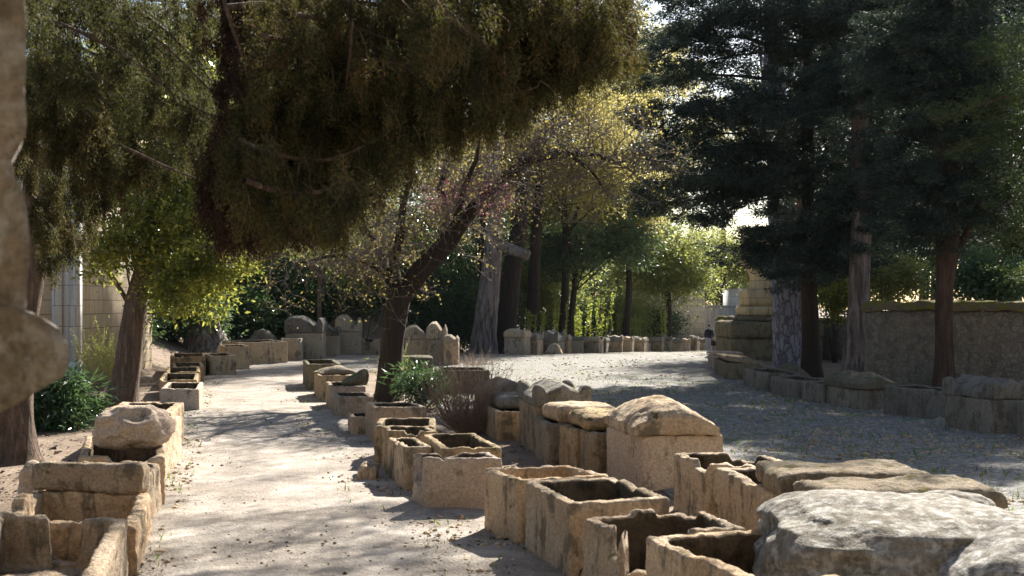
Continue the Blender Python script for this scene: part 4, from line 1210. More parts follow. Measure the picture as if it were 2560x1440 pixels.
    boughs(dark, (12.4, 14.6), 'rust', 36, 200, 0.05, 2, hang=(0.3, 1.0))
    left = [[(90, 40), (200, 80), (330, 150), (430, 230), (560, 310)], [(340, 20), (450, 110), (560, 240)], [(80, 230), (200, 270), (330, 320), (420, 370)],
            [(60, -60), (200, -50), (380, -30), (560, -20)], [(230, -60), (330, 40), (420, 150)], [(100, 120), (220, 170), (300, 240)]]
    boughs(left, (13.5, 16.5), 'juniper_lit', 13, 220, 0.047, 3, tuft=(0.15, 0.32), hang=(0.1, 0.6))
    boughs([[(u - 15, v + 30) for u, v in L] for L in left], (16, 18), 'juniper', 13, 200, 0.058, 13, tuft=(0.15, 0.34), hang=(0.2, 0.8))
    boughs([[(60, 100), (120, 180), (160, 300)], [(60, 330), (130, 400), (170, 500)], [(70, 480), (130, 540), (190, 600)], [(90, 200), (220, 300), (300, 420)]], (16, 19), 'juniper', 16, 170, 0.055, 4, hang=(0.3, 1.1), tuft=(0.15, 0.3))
hanging()

# ---- middle distance: leaning pine and its neighbours
b = W(1212, 868, 73); 
tree('pine_tree', 'pale barked pine leaning right with a thick sideways branch stub', None, (b[0], b[1]), [np.array([b[0] - .1, b[1], float(gz(b[0], b[1])) - .2]), W(1213, 800, 73), W(1228, 680, 73), W(1238, 560, 73), W(1240, 460, 73), W(1232, 330, 73), W(1225, 200, 73), W(1225, 20, 73)],
     [0.85, 0.72, 0.6, 0.5, 0.42, 0.34, 0.25, 0.12], 'bark_grey', [pe(1200, 60, 74, 180, 90, 4), pe(1280, -120, 74, 180, 100, 4)], 90, 110, 1.2, 0.3, 'pineleaf', 31, flare=0.3,
     extra=[([W(1236, 610, 73), W(1262, 618, 72.6), W(1290, 628, 72.3), W(1322, 638, 72)], [0.42, 0.36, 0.34, 0.3], 10)], limbs=12)
b = W(1258, 872, 76)
tree('dark_pine', 'dark shaded trunk leaning parallel behind the pale leaning pine', None, (b[0], b[1]), [np.array([b[0], b[1], -0.5]), W(1262, 800, 76), W(1277, 690, 76), W(1295, 590, 76), W(1302, 500, 76), W(1312, 300, 76), W(1320, 80, 76)],
     [0.95, 0.8, 0.68, 0.55, 0.45, 0.3, 0.15], 'bark_dark', [pe(1330, 120, 77, 130, 130, 4), pe(1450, 250, 80, 100, 80, 3)], 160, 90, 1.2, 0.22, 'golden', 32, flare=0.3)
b = W(1332, 870, 80)
tree('dark_pine', 'third straight dark trunk right of the leaning pair', None, (b[0], b[1]), [np.array([b[0], b[1], -0.6]), W(1333, 780, 80), W(1337, 660, 80), W(1345, 520, 80), W(1360, 300, 80)],
     [0.5, 0.45, 0.4, 0.32, 0.15], 'bark_dark', [pe(1350, 520, 84, 60, 50, 2.5)], 40, 100, 1.0, 0.22, 'midgreen', 33, flare=0.25)
b = W(1430, 868, 84)
tree('young_tree', 'slim dark trunk with pine like green boughs above the far row', None, (b[0], b[1]), [np.array([b[0], b[1], -0.7]), W(1428, 800, 84), W(1436, 720, 84), W(1440, 600, 84)],
     [0.25, 0.22, 0.2, 0.08], 'bark_dark', [pe(1450, 620, 84, 120, 55, 2.5), pe(1550, 600, 86, 90, 60, 2.5), pe(1400, 660, 83, 60, 30, 1.6)], 150, 110, 1.0, 0.26, 'pineleaf', 34, limbs=20, flat=0.45)
# slender stem and the great flared trunk at the bend
b = W(800, 868, 66)
tree('slender_tree', 'slender reddish sapling stem behind the tallest sarcophagi', None, (b[0], b[1]), [np.array([b[0], b[1], float(gz(b[0], b[1])) - .2]), W(799, 740, 66), W(803, 660, 66), W(815, 560, 66)], [0.13, 0.12, 0.11, 0.05], 'bark_red',
     [pe(850, 560, 66, 110, 70, 1.6), pe(760, 620, 66, 80, 40, 1.4)], 90, 60, 0.7, 0.16, 'midgreen', 35, flare=0.1)
b = W(515, 878, 62)
tree('plane_tree', 'huge pale trunk with flaring roots behind the bend of the left row', None, (b[0], b[1]), [np.array([b[0] + 0.1, b[1], 0.0]), W(505, 800, 62), W(500, 720, 62), W(498, 600, 62), W(480, 420, 62), W(470, 200, 62)], [1.15, 0.85, 0.75, 0.7, 0.6, 0.4], 'bark_grey',
     [pe(420, 200, 63, 260, 150, 5), pe(650, 120, 64, 200, 120, 5)], 200, 90, 1.4, 0.3, 'midgreen', 36, flare=0.6)

# ---- the wood behind: individual trees and shrubs
def bgtree(u, v, D, ru, rv, leafm, label, seed, n=150, nl=110, size=0.30, cr=1.5, name='background_tree', vb=None, bark='bark_dark', shell=0.4, lean=0, rad=0.3):
    c = W(u, v, D)
    zb = float(gz(c[0], D))
    base = np.array([c[0] + lean, D, zb - 0.2])
    top = W(u, v - rv * 0.3, D)
    tree(name, label, 'trees of the wood behind the sarcophagi', (base[0], base[1]), [base, base * 0.6 + top * 0.4 + [0.4, 0, 0], top], [rad, rad * 0.8, rad * 0.35], bark, [pe(u, v, D, ru, rv, ru / F * D * 0.8), pe(u + ru * 0.4, v + rv * 0.5, D - 1, ru * 0.6, rv * 0.5, 2.5), pe(u - ru * 0.45, v + rv * 0.35, D, ru * 0.6, rv * 0.55, 2.5)],
         n, nl, cr, size, leafm, seed, shell=shell, limbs=22, flare=0.3)
bgtree(1400, 350, 82, 220, 190, 'golden', 'broad golden leaved tree with sunlit spring foliage behind the leaning pine', 51, 520, 100, 0.20, 1.0, twigs if False else 'golden_tree')
bgtree(1540, 160, 104, 130, 190, 'golden', 'tall golden tree beside the sky gap at the top', 52, 260, 90, 0.26, 1.3, 'golden_tree')
bgtree(1190, 400, 80, 150, 130, 'golden', 'golden brown tree behind the twiggy crown of the dark tree', 53, 260, 90, 0.18, 0.9, 'golden_tree')
bgtree(1560, 440, 90, 120, 130, 'golden', 'yellow green tree hanging over the middle of the far row', 54, 300, 100, 0.24, 1.1, 'golden_tree')
bgtree(1660, 640, 100, 130, 100, 'midgreen', 'sunlit green tree spreading over the end of the far row', 55, 300, 100, 0.24, 1.1)
bgtree(1470, 500, 110, 200, 160, 'midgreen', 'green tree low behind the golden ones', 56, 260, 90, 0.32, 1.6)
bgtree(1250, 620, 98, 220, 160, 'ivy', 'dark evergreen between the leaning trunks', 57, 300, 100, 0.30, 1.6)
bgtree(1050, 620, 84, 200, 170, 'oleander', 'blue green evergreen mass behind the forked tree', 58, 300, 110, 0.26, 1.5)
bgtree(800, 560, 82, 220, 190, 'midgreen', 'mid green tree behind the tallest sarcophagi', 59, 320, 110, 0.28, 1.5)
bgtree(560, 520, 80, 230, 220, 'ivy', 'dark evergreen behind the huge pale trunk', 60, 320, 110, 0.28, 1.5)
bgtree(300, 480, 66, 230, 260, 'ivy', 'dark evergreen standing behind the laurel', 61, 300, 110, 0.26, 1.4)
bgtree(60, 420, 60, 220, 330, 'ivy', 'dark evergreen behind the cream building corner', 62, 260, 110, 0.28, 1.4)
bgtree(900, 260, 100, 300, 220, 'midgreen', 'high green crown showing between the hanging branches', 63, 300, 90, 0.34, 1.8)
bgtree(1650, 150, 130, 110, 110, 'golden', 'sparse far treetop against the bright sky', 64, 130, 70, 0.26, 1.3, 'golden_tree')
bgtree(1800, 330, 126, 150, 120, 'golden', 'sparse golden treetop seen through the dark conifer', 65, 170, 70, 0.28, 1.4, 'golden_tree')
bgtree(1800, 640, 128, 130, 70, 'midgreen', 'hazy green tree above the grey wall', 66, 260, 90, 0.28, 1.4)
bgtree(1640, 760, 112, 90, 70, 'ivy', 'dark low evergreen above the end of the far row', 67, 120, 100, 0.24, 1.2)
bgtree(1850, 710, 134, 160, 40, 'ivy', 'dark hedge like tree behind the grey wall', 68, 120, 110, 0.3, 1.4)

for k, (u, ru) in enumerate([(1500, 170), (1720, 150), (1900, 170), (1300, 180), (1050, 170), (800, 160)]):
    bgtree(u, 690, 150 + 6 * (k % 3), ru, 70, 'midgreen' if k % 2 else 'ivy', 'hazy far tree closing the horizon, %s from the left' % ['fourth', 'fifth', 'sixth', 'third', 'second', 'first'][k], 80 + k, 130, 90, 0.4, 2.0, 'far_tree')
def shrub(name, u, v, D, ru, rv, leafm, label, seed, n=60, nl=90, size=0.14, cr=0.7, asp=0.5, shell=0.3, rd=None, stems=8, group=None, cat='shrub'):
    c = W(u, v, D); zb = float(gz(c[0], D))
    t = thing(name, (c[0], D, zb), label, cat, group)
    P, d, cc = cloud([pe(u, v, D, ru, rv, rd or ru / F * D * 0.8)], n, nl, cr, seed, shell)
    k = P[:, 2] > zb + 0.02
    V, Q = leaves(P[k], d[k], size, asp, None, seed)
    mk('foliage', V, Q, M[leafm], parent=t, smooth=False)
    m = MB(); rn = np.random.default_rng(seed)
    for q in cc[rn.choice(len(cc), min(stems, len(cc)), replace=False)]:
        s = np.array([c[0] + rn.normal() * 0.12, D + rn.normal() * 0.12, zb - 0.05])
        C = catmull([s, (s + q) / 2 + rn.normal(size=3) * 0.1, q], 0.3)
        m.tube(C, np.linspace(0.03, 0.008, len(C)), 4, cap=False)
    m.build('stem', M['twig_dark'], t)
    return t
UG = 'undergrowth shrubs below the wood'
for k, (u, v, D, ru, rv, mt, lab) in enumerate([
    (1420, 800, 92, 90, 70, 'ivy', 'dark shrub behind the oversized lid in the far row'),
    (1540, 790, 95, 90, 70, 'midgreen', 'green shrub behind the middle of the far row'),
    (1640, 810, 103, 70, 50, 'ivy', 'dark shrub behind the right part of the far row'),
    (1140, 790, 78, 90, 90, 'ivy', 'dark shrub left of the leaning pine foot'),
    (1080, 730, 80, 110, 90, 'oleander', 'blue green shrub behind the three lidded chests'),
    (930, 780, 80, 110, 90, 'oleander', 'dark shrub left of the forked tree on the bank'),
    (840, 740, 76, 90, 70, 'ivy', 'dark shrub above the tallest sarcophagus'),
    (720, 760, 74, 90, 80, 'oleander', 'dark ivy clad shrub above the hipped lid'),
    (610, 780, 70, 60, 50, 'oleander', 'small light green bush on the bank right of the huge trunk'),
    (420, 780, 62, 110, 110, 'ivy', 'deep shaded shrub left of the huge trunk'),
    (620, 700, 74, 110, 90, 'ivy', 'dark shrub above the small light green bush'),
    (250, 760, 50, 110, 110, 'oleander', 'shiny dark shrub between the building and the laurel trunk'),
    (900, 640, 70, 70, 60, 'midgreen', 'light green leafy shrub left of the forked tree crown'),
    (1330, 720, 88, 70, 90, 'midgreen', 'yellow green shrub between the dark trunks'),
    (1240, 800, 84, 60, 80, 'ivy', 'dark shrub at the foot of the leaning trunks'),
    (1390, 700, 90, 60, 70, 'midgreen', 'sunlit green shrub right of the third trunk')]):
    shrub('shrub', u, v, D, ru, rv, mt, lab, 300 + k, n=int(ru * rv / 45), nl=110, size=0.2, cr=1.0, group=UG)

# ---- right side conifers
def conifer(label, base, pts, radii, bark, branches, leafm, seed, nl=26, size=0.17, cr=0.42, fl=0.3, ends=(0.25, 1.0), name='cypress_tree', wob=0.1, extra=None, flare=0.35, seg=16, asp=0.3, dens=1.0, droop=-0.2):
    t = thing(name, (base[0], base[1], float(gz(base[0], base[1]))), label, 'tree', 'conifers on the right of the avenue')
    trunk(pts, radii, M[bark], t, seed, seg, wob, flare=flare, extra=extra)
    rn = np.random.default_rng(seed)
    m = MB(); Pn = []; Dn = []
    for (s, e, th) in branches:
        s = np.array(s); e = np.array(e)
        L = np.linalg.norm(e - s)
        mid = (s + e) / 2 + rn.normal(size=3) * 0.05 * L + np.array([0, 0, 0.06 * L])
        C = catmull([s, mid, e], 0.3)
        m.tube(C, np.linspace(0.02 + 0.008 * L, 0.012, len(C)), 5, cap=False)
        nc = int(L * 7.5 * dens)
        for k in range(nc):
            tt = ends[0] + (ends[1] - ends[0]) * rn.random() ** 0.8
            i = min(len(C) - 1, int(tt * (len(C) - 1)))
            wdt = th * (0.35 + 0.9 * np.sin(np.pi * (0.15 + 0.8 * (1 - tt))))
            p = C[i] + rn.normal(size=3) * np.array([0.5, 0.6, fl * 0.75]) * wdt
            o = rn.normal(size=(nl, 3)); o *= (rn.random((nl, 1)) ** 0.45) / np.linalg.norm(o, axis=1)[:, None] * cr * (0.6 + 0.7 * rn.random()) * np.array([1.25, 1.25, 0.5])
            Pn.append(p + o)
            Dn.append(o / cr + (e - s) / L * 0.5 + rn.normal(size=(nl, 3)) * 0.4 + np.array([0, 0, droop]))
    m.build('branch', M[bark], t)
    V, Q = leaves(np.concatenate(Pn), np.concatenate(Dn), size, asp, None, seed)
    mk('foliage', V, Q, M[leafm], parent=t, smooth=False)
    return t
rn0 = np.random.default_rng(77)
# A: dark conifer whose branches stick out left against the sky
D = 47
tips = [(1640, 0), (1700, 20), (1640, 90), (1600, 110), (1540, 190), (1545, 215), (1660, 200), (1590, 300), (1650, 330), (1600, 370), (1600, 400), (1640, 470), (1570, 490), (1590, 520), (1690, 530), (1760, 560), (1850, 610), (1720, 460), (1760, 380), (1700, 270), (1800, 440), (1860, 330), (1880, 640), (1920, 700), (1840, 60), (1930, 560), (1950, 640), (1835, 640)]
br = []
for (u, v) in tips:
    sv = max(v + rn0.uniform(-70, 40) - 20, -60)
    br.append((W(2022, sv, 47), W(u, v, 47 + rn0.normal() * 2.0), 1.0 if u < 1800 else 1.3))
for k in range(34):
    v = rn0.uniform(-50, 680); a = rn0.uniform(0, 2 * np.pi); L = rn0.uniform(1.5, 3.2)
    s = W(2022, v, 47)
    br.append((s, s + np.array([math.cos(a) * L, math.sin(a) * L, rn0.uniform(-0.5, 0.3)]), 1.1))
b = W(2030, 935, 47)
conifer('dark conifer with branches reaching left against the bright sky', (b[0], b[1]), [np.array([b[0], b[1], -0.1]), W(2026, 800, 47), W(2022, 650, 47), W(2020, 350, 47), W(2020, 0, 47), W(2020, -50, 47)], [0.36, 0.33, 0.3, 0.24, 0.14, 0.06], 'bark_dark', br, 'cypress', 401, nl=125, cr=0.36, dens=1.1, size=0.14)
# B: pale trunk with thin branches and a white band high up
D = 44.5
b = W(2138, 928, D)
br = []
for k in range(70):
    v = rn0.uniform(-50, 560); a = rn0.uniform(0, 2 * np.pi); L = rn0.uniform(1.5, 3.6) * (0.55 if v > 430 else 1)
    s = W(2150, v, D)
    br.append((s, s + np.array([math.cos(a) * L, (math.sin(a) if v < 400 else abs(math.sin(a))) * L * 0.9 + 0.1, rn0.uniform(-0.6, 0.5)]), 1.1))
tB = conifer('pale straight trunked cypress with a white band around it high up', (b[0], b[1]), [np.array([b[0], b[1], -0.1]), W(2140, 850, D), W(2148, 700, D), W(2155, 500, D), W(2150, 300, D), W(2150, 100, D), W(2150, -40, D), W(2150, -90, D)],
             [0.52, 0.40, 0.36, 0.34, 0.33, 0.32, 0.28, 0.15], 'bark_grey', br, 'cypress', 402, dens=1.0, size=0.14, nl=125, cr=0.36, extra=[([W(2155, 125, D), W(2190, 90, D), W(2225, 40, D), W(2250, -60, D)], [0.16, 0.14, 0.12, 0.08], 8), ([W(2145, 110, D), W(2110, 80, D), W(2085, 40, D)], [0.1, 0.08, 0.06], 8)])
m = MB(); c0 = W(2150, 60, D)
m.tube([c0 + [0, 0, -0.04], c0 + [0, 0, 0.04]], [0.355, 0.355], 20, cap=False)
mw, tw_, bw_ = newmat('white_band'); bw_.inputs['Base Color'].default_value = (0.7, 0.7, 0.68, 1)
m.build('band', mw, tB)
# C: cypress with reddish shaded trunk in front of the rubble wall
D = 36.8
b = W(2362, 972, D)
br = []
for k in range(120):
    v = rn0.uniform(-30, 610); a = rn0.uniform(0, 2 * np.pi); L = rn0.uniform(1.2, 2.5)
    s = W(2368 + rn0.uniform(-20, 20), v, D)
    br.append((s, s + np.array([math.cos(a) * L, math.sin(a) * L * 0.8, rn0.uniform(0.0, 0.9) if v < 500 else rn0.uniform(-0.6, 0.3)]), 0.95))
conifer('dense dark cypress with a reddish trunk before the rubble wall', (b[0], b[1]), [np.array([b[0], b[1], -0.1]), W(2360, 850, D), W(2362, 720, D), W(2368, 600, D), W(2370, 300, D), W(2370, -60, D)],
        [0.34, 0.27, 0.27, 0.34, 0.25, 0.1], 'bark_brown', br, 'cypress', 403, dens=0.9, nl=120, size=0.12, cr=0.33,
        extra=[([W(2368, 680, D), W(2400, 610, D), W(2430, 560, D), W(2460, 480, D)], [0.16, 0.14, 0.1, 0.05], 8)])
# D: cedar like tree entering from the right edge
D = 34.3
br = []
for (u, v) in [(2500, 110), (2440, 160), (2490, 250), (2470, 330), (2520, 420), (2560, 560), (2480, 620), (2540, 700), (2540, 380), (2420, 470), (2330, 300), (2370, 380), (2500, 520)]:
    br.append((W(2720, max(v - 70, 60), D + rn0.normal()), W(u, v, D + rn0.normal()), 0.7))
b = W(2725, 1040, D)
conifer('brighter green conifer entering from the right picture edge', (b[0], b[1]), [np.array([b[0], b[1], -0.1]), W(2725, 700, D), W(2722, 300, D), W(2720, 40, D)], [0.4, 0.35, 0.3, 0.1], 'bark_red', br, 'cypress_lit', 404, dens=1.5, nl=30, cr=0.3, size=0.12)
# E: bluish plated pine and an orange neighbour
D = 51
b = W(1972, 932, D)
pineE = tree('pine_tree', 'massive pine with blue grey plated bark before the monument', 'conifers on the right of the avenue', (b[0], b[1]), [np.array([b[0], b[1], -0.1]), W(1968, 860, D), W(1963, 760, D), W(1958, 650, D), W(1945, 400, D), W(1935, 150, D), W(1930, -100, D)],
     [0.66, 0.64, 0.6, 0.56, 0.48, 0.4, 0.3], 'bark_pine', [pe(1930, -60, D, 150, 70, 3)], 60, 90, 0.9, 0.2, 'pineleaf', 405, flare=0.15, limbs=10, seg=20)
b = W(2002, 925, 53.5)
tree('pine_tree', 'orange barked pine trunk just right of the blue grey one', 'conifers on the right of the avenue', (b[0], b[1]), [np.array([b[0], b[1], -0.1]), W(2000, 860, 53.5), W(1996, 700, 53.5), W(1992, 400, 53.5)], [0.4, 0.36, 0.33, 0.25], 'bark_orange', [], 0, 0, 0, 0, 'ivy', 406)
# trees beyond the wall on the right
for k, (u, v, D, ru, rv, mt, lab) in enumerate([
    (2120, 560, 66, 150, 210, 'cypress_lit', 'sunlit green tree behind the pale trunk'), (2320, 450, 60, 220, 260, 'ivy', 'dark tree standing beyond the rubble wall'),
    (2520, 420, 56, 200, 300, 'ivy', 'dark tree beyond the rubble wall at the right edge'), (2080, 200, 74, 220, 230, 'cypress', 'tall dark tree behind the banded cypress'),
    (2300, 60, 70, 260, 200, 'cypress', 'tall dark crown above the rubble wall'), (2500, 30, 64, 200, 200, 'cypress', 'tall dark crown in the top right corner')]):
    bgtree(u, v, D, ru, rv, mt, lab, 420 + k, 260, 110, 0.24, 1.2)
shrub('shrub', 2480, 700, 44, 120, 60, 'oleander', 'bluish green bush leaning over the rubble wall', 440, n=150, nl=90, size=0.15, cr=0.6)
shrub('shrub', 2090, 740, 58, 60, 60, 'laurel', 'bright green leafy bush between two trunks', 441, n=70, nl=80, size=0.15, cr=0.6)
shrub('shrub', 2230, 690, 50, 90, 50, 'midgreen', 'green bush just above the wall left of the reddish trunk', 442, n=80, nl=80, size=0.15, cr=0.6)

# ---- near shrubs
shrub('oleander_bush', 128, 1020, 27.5, 66, 85, 'oleander', 'glossy dark oleander bush at the foot of the old cypress', 450, n=110, nl=55, size=0.22, cr=0.5, asp=0.18, shell=0.5, stems=14)
shrub('oleander_bush', 1050, 965, 33, 60, 40, 'oleander', 'fresh green oleander right of the dark forked trunk', 451, n=40, nl=40, size=0.24, cr=0.4, asp=0.16, stems=10)

def whip(name, label, u, v, rpx, hpx, n, matw, leafm, seed, lsize=0.04, per=16, dry=0, spread=0.55, cat='shrub', r0=0.010, nch=2, leafname='leaves', fill=1.0):
    b = gp(u, v); D = b[1]; hgt = hpx / F * D; rad = rpx / F * D
    t = thing(name, (b[0], b[1], 0), label, cat)
    r = np.random.default_rng(seed); m = MB(); P = []; d = []; tips = []
    for k in range(n):
        a = r.uniform(0, 2 * np.pi); q = r.random() ** 0.6
        e = b + np.array([math.cos(a) * rad * q, math.sin(a) * rad * q * 0.7, hgt * (0.55 + 0.5 * r.random()) * (1 - 0.25 * q * q)])
        s = b + np.array([math.cos(a), math.sin(a), 0]) * rad * 0.12 * r.random() + [0, 0, -0.03]
        mid = s + (e - s) * 0.45 + np.array([math.cos(a) * rad * 0.15 * q, math.sin(a) * rad * .1 * q, -0.04 * hgt]) + r.normal(size=3) * 0.03
        C = catmull([s, mid, e], 0.12)
        m.tube(C, np.linspace(r0, 0.003, len(C)), 4, cap=False)
        for j in range(nch):
            i = r.integers(len(C) // 3, len(C))
            dd = (e - mid) / np.linalg.norm(e - mid) + r.normal(size=3) * 0.45
            L = hgt * r.uniform(0.15, 0.35)
            m.tube(np.array([C[i], C[i] + dd * L * 0.5 + r.normal(size=3) * 0.01, C[i] + dd * L]), [0.005, 0.004, 0.002], 3, cap=False)
            if per:
                for q2 in range(per // 2):
                    P.append(C[i] + dd * L * r.random()); d.append(dd + r.normal(size=3) * 0.8)
        for q2 in range(per):
            i = int((1 - fill * r.random() ** 1.3) * (len(C) - 1))
            P.append(C[max(i, 0)]); d.append((e - mid) * 0.7 / np.linalg.norm(e - mid) + r.normal(size=3) * 0.8)
    m.build('stem', M[matw], t)
    if P:
        V, Q = leaves(np.array(P), np.array(d), lsize, 0.55, None, seed)
        mk(leafname, V, Q, M[leafm], parent=t, smooth=False)
    return t
whip('twig_bush', 'dry brown twig bush with a few rusty leaves standing in the middle row', 1165, 1082, 118, 165, 170, 'redtwig', 'deadleaf', 461, 0.07, 1, nch=4, r0=0.010, leafname='dead_leaves')
whip('broom_shrub', 'thin yellow green whip shrub left of the leaning laurel trunk', 248, 975, 62, 150, 80, 'drytwig', 'shootleaf', 462, 0.045, 34, nch=2, fill=0.75)
whip('budding_shrub', 'small budding shrub hugging the dark forked trunk', 985, 990, 55, 120, 45, 'drytwig', 'shootleaf', 463, 0.04, 14, nch=2)
whip('dry_weeds', 'low dry upright weeds before the leaning pine', 1190, 915, 90, 38, 60, 'drytwig', 'deadleaf', 464, 0.04, 4, nch=1, cat='plant')
for k, (u, h_) in enumerate([(1332, 60), (1352, 60), (1390, 95), (1404, 70), (1440, 60), (1462, 85), (1500, 60), (1506, 100), (1560, 60), (1590, 55), (1660, 60)]):
    D = 78 + k * 1.6
    b = W(u, 880, D); zb = float(gz(b[0], D))
    t = thing('flowering_stalk', (b[0], D, zb), 'tall yellow green leafy stalk behind the far row, %s from the left' % ORD[k], 'plant', 'yellow green stalks behind the far row')
    r = np.random.default_rng(500 + k); m = MB(); P = []; dd = []
    top = (868 - 757 - (h_ + 25)) and (880 - h_ - 45)
    zt = H - (top - HV) / F * D
    for s_ in range(4):
        a = np.array([b[0] + r.normal() * 0.25, D + r.normal() * 0.3, zb - 0.05]); e = a + np.array([r.normal() * 0.15, 0, (zt - zb) * (0.8 + 0.25 * r.random())])
        m.tube(np.array([a, (a + e) / 2 + r.normal(size=3) * 0.04, e]), [0.02, 0.015, 0.008], 4, cap=False)
        n_ = 90
        tt = r.uniform(0.3, 1, n_)[:, None]
        P.append(a + (e - a) * tt + r.normal(size=(n_, 3)) * 0.05); dd.append(r.normal(size=(n_, 3)) + [0, 0, 0.8])
    m.build('stem', M['drytwig'], t)
    V, Q = leaves(np.concatenate(P), np.concatenate(dd), 0.16, 0.5, None, k)
    mk('leaves', V, Q, M['shootleaf'], parent=t, smooth=False)
# sword leaf tuft
def tuft(name, label, u, v, hgt, n, seed, mat='grass', rad=0.35):
    b = gp(u, v); r = np.random.default_rng(seed)
    V = []; Q = []
    for k in range(n):
        a = r.uniform(0, 2 * np.pi); o = np.array([math.cos(a), math.sin(a), 0]); s = np.array([-o[1], o[0], 0]) * 0.022
        L = hgt * (0.6 + 0.5 * r.random()); q = rad * r.random()
        p0 = b + o * 0.08 * r.random(); p1 = p0 + o * q * 0.5 + [0, 0, L * 0.6]; p2 = p0 + o * q * 1.3 + [0, 0, L]
        i = len(V); V += [p0 - s, p0 + s, p1 + s, p1 - s, p2, p2 + s * 0.1]
        Q += [(i, i + 1, i + 2, i + 3), (i + 3, i + 2, i + 5, i + 4)]
    o = mk(name, np.array(V), np.array(Q), M[mat], loc=tuple(b), smooth=False)
    return tag(o, label, 'plant')
tuft('iris_tuft', 'bright green tuft of sword shaped leaves beside the oleander bush', 245, 1045, 0.62, 90, 470, rad=0.5)
tuft('iris_tuft', 'small green tuft at the foot of the leaning laurel', 225, 1040, 0.4, 50, 471, rad=0.4)

# ---- ground litter and pebbles, small grass in the cobbles
def scatter(name, mat, n, region, size, seed, kind='rock'):
    r = np.random.default_rng(seed)
    y = np.exp(r.uniform(math.log(region[0]), math.log(region[1]), n))
    xa = np.interp(y, region[2], region[3]); xb = np.interp(y, region[2], region[4])
    x = xa + (xb - xa) * r.random(n)
    z = gz(x, y) + 0.03
    s = size * (0.5 + r.random(n) ** 3 * 2.2) 
    if kind == 'rock':
        o = np.array([(1, 0, 0), (0, 1, 0), (-1, 0, 0), (0, -1, 0), (0, 0, 0.7), (0, 0, -0.4)], float)
        V = np.stack([x, y, z], -1)[:, None] + o[None] * s[:, None, None] * (0.7 + 0.6 * r.random((n, 6, 1)))
        T_ = np.array([(0, 1, 4), (1, 2, 4), (2, 3, 4), (3, 0, 4), (1, 0, 5), (2, 1, 5), (3, 2, 5), (0, 3, 5)])
        Tt = (T_[None] + np.arange(n)[:, None, None] * 6).reshape(-1, 3)
        ob = mk(name, V.reshape(-1, 3), Tt, M[mat])
    else:
        P = np.stack([x, y, z + (0.0 if kind == 'leaf' else -0.02)], -1)
        d = r.normal(size=(n, 3)) * ([1, 1, 0.25] if kind == 'leaf' else [0.5, 0.5, 0.1]) + ([0, 0, 0] if kind == 'leaf' else [0, 0, 1])
        V, Q = leaves(P, d, s, 0.6 if kind == 'leaf' else 0.16, 0.6 if kind == 'leaf' else None, seed)
        ob = mk(name, V, Q, M[mat], smooth=False)
    return tag(ob, kind='stuff')
PR = (9, 60, [9, 17, 25, 40, 60], [-3.6, -5.2, -7.2, -11, -12], [1.0, -0.9, -2.6, -6, -5])
CR = (11, 100, [11, 20, 27, 45, 66, 100], [5.2, 3.0, 0.5, -3.5, -2, 14], [12.5, 12.2, 11, 8.5, 13, 21])
tag(scatter('pebbles', 'far', 2600, PR, 0.012, 601), 'small pebbles and crumbs scattered over the dirt path')
tag(scatter('cones', 'bark_dark', 700, PR, 0.012, 602), 'dark little cones and bark crumbs scattered over the dirt path')
tag(scatter('cobbles', 'far', 16000, CR, 0.035, 603), 'rough loose cobbles and gravel of the avenue')
tag(scatter('grass', 'grass', 16000, (11, 45, CR[2], CR[3], CR[4]), 0.06, 604, 'grass'), 'short grass and weeds between the cobbles')
tag(scatter('fallen_leaves', 'rust', 9000, (14, 70, [14, 25, 35, 50, 70], [-12, -14, -18, -20, -22], [-6.5, -7.5, -9.5, -12, -10]), 0.05, 605, 'leaf'), 'brown fallen leaves under the left trees')
tag(scatter('fallen_leaves', 'rust', 2500, (12, 45, [12, 17, 25, 45], [0.9, -1, -3, -7], [3.2, 2.2, 0.5, -3]), 0.04, 606, 'leaf'), 'brown fallen leaves between the sarcophagus rows')

ER = (11, 40, [11, 14, 17, 24, 30, 40], [-0.6, -1.0, -2.3, -4.2, -5.4, -8.2], [0.6, 0.2, -1.0, -2.6, -4.3, -6.2])
EL = (11, 45, [11, 14, 17, 24, 30, 45], [-4.6, -5.0, -5.6, -7.2, -9.2, -12.2], [-3.5, -3.9, -4.6, -6.2, -7.8, -10.6])
tag(scatter('fallen_leaves', 'rust', 1500, ER, 0.03, 607, 'leaf'), 'dead leaves drifted along the right hand troughs')
tag(scatter('fallen_leaves', 'rust', 1800, EL, 0.03, 608, 'leaf'), 'dead leaves drifted along the left hand troughs')
tag(scatter('grass', 'grass', 500, ER, 0.05, 612, 'grass'), 'thin weeds along the right hand troughs')
tag(scatter('stones', 'pale', 900, ER, 0.022, 609), 'crumbled stone chips along the right hand troughs')
tag(scatter('stones', 'warm', 1100, EL, 0.022, 610), 'crumbled stone chips along the left hand troughs')
tag(scatter('grass', 'grass', 700, EL, 0.06, 611, 'grass'), 'thin weeds along the left hand troughs')
# dead wood between the rows
def deadwood():
    m = MB(); r = np.random.default_rng(9)
    for k in range(7):
        a = np.array([-0.15 + 0.16 * k, 18.3 + 0.12 * r.normal(), 0.06]); e = a + np.array([0.9 + 0.3 * r.random(), -1.2 - 0.5 * r.random(), 0.08 * r.random()])
        C = catmull([a, (a + e) / 2 + r.normal(size=3) * 0.06, e], 0.15)
        m.tube(C, np.linspace(0.035, 0.012, len(C)), 6, wob=0.2, seed=k)
    o = m.build('dead_branches', M['twig'], loc=(0.5, 17.6, 0))
    tag(o, 'grey dead branches lying on the ground behind the pinkish trough', 'branches')
deadwood()

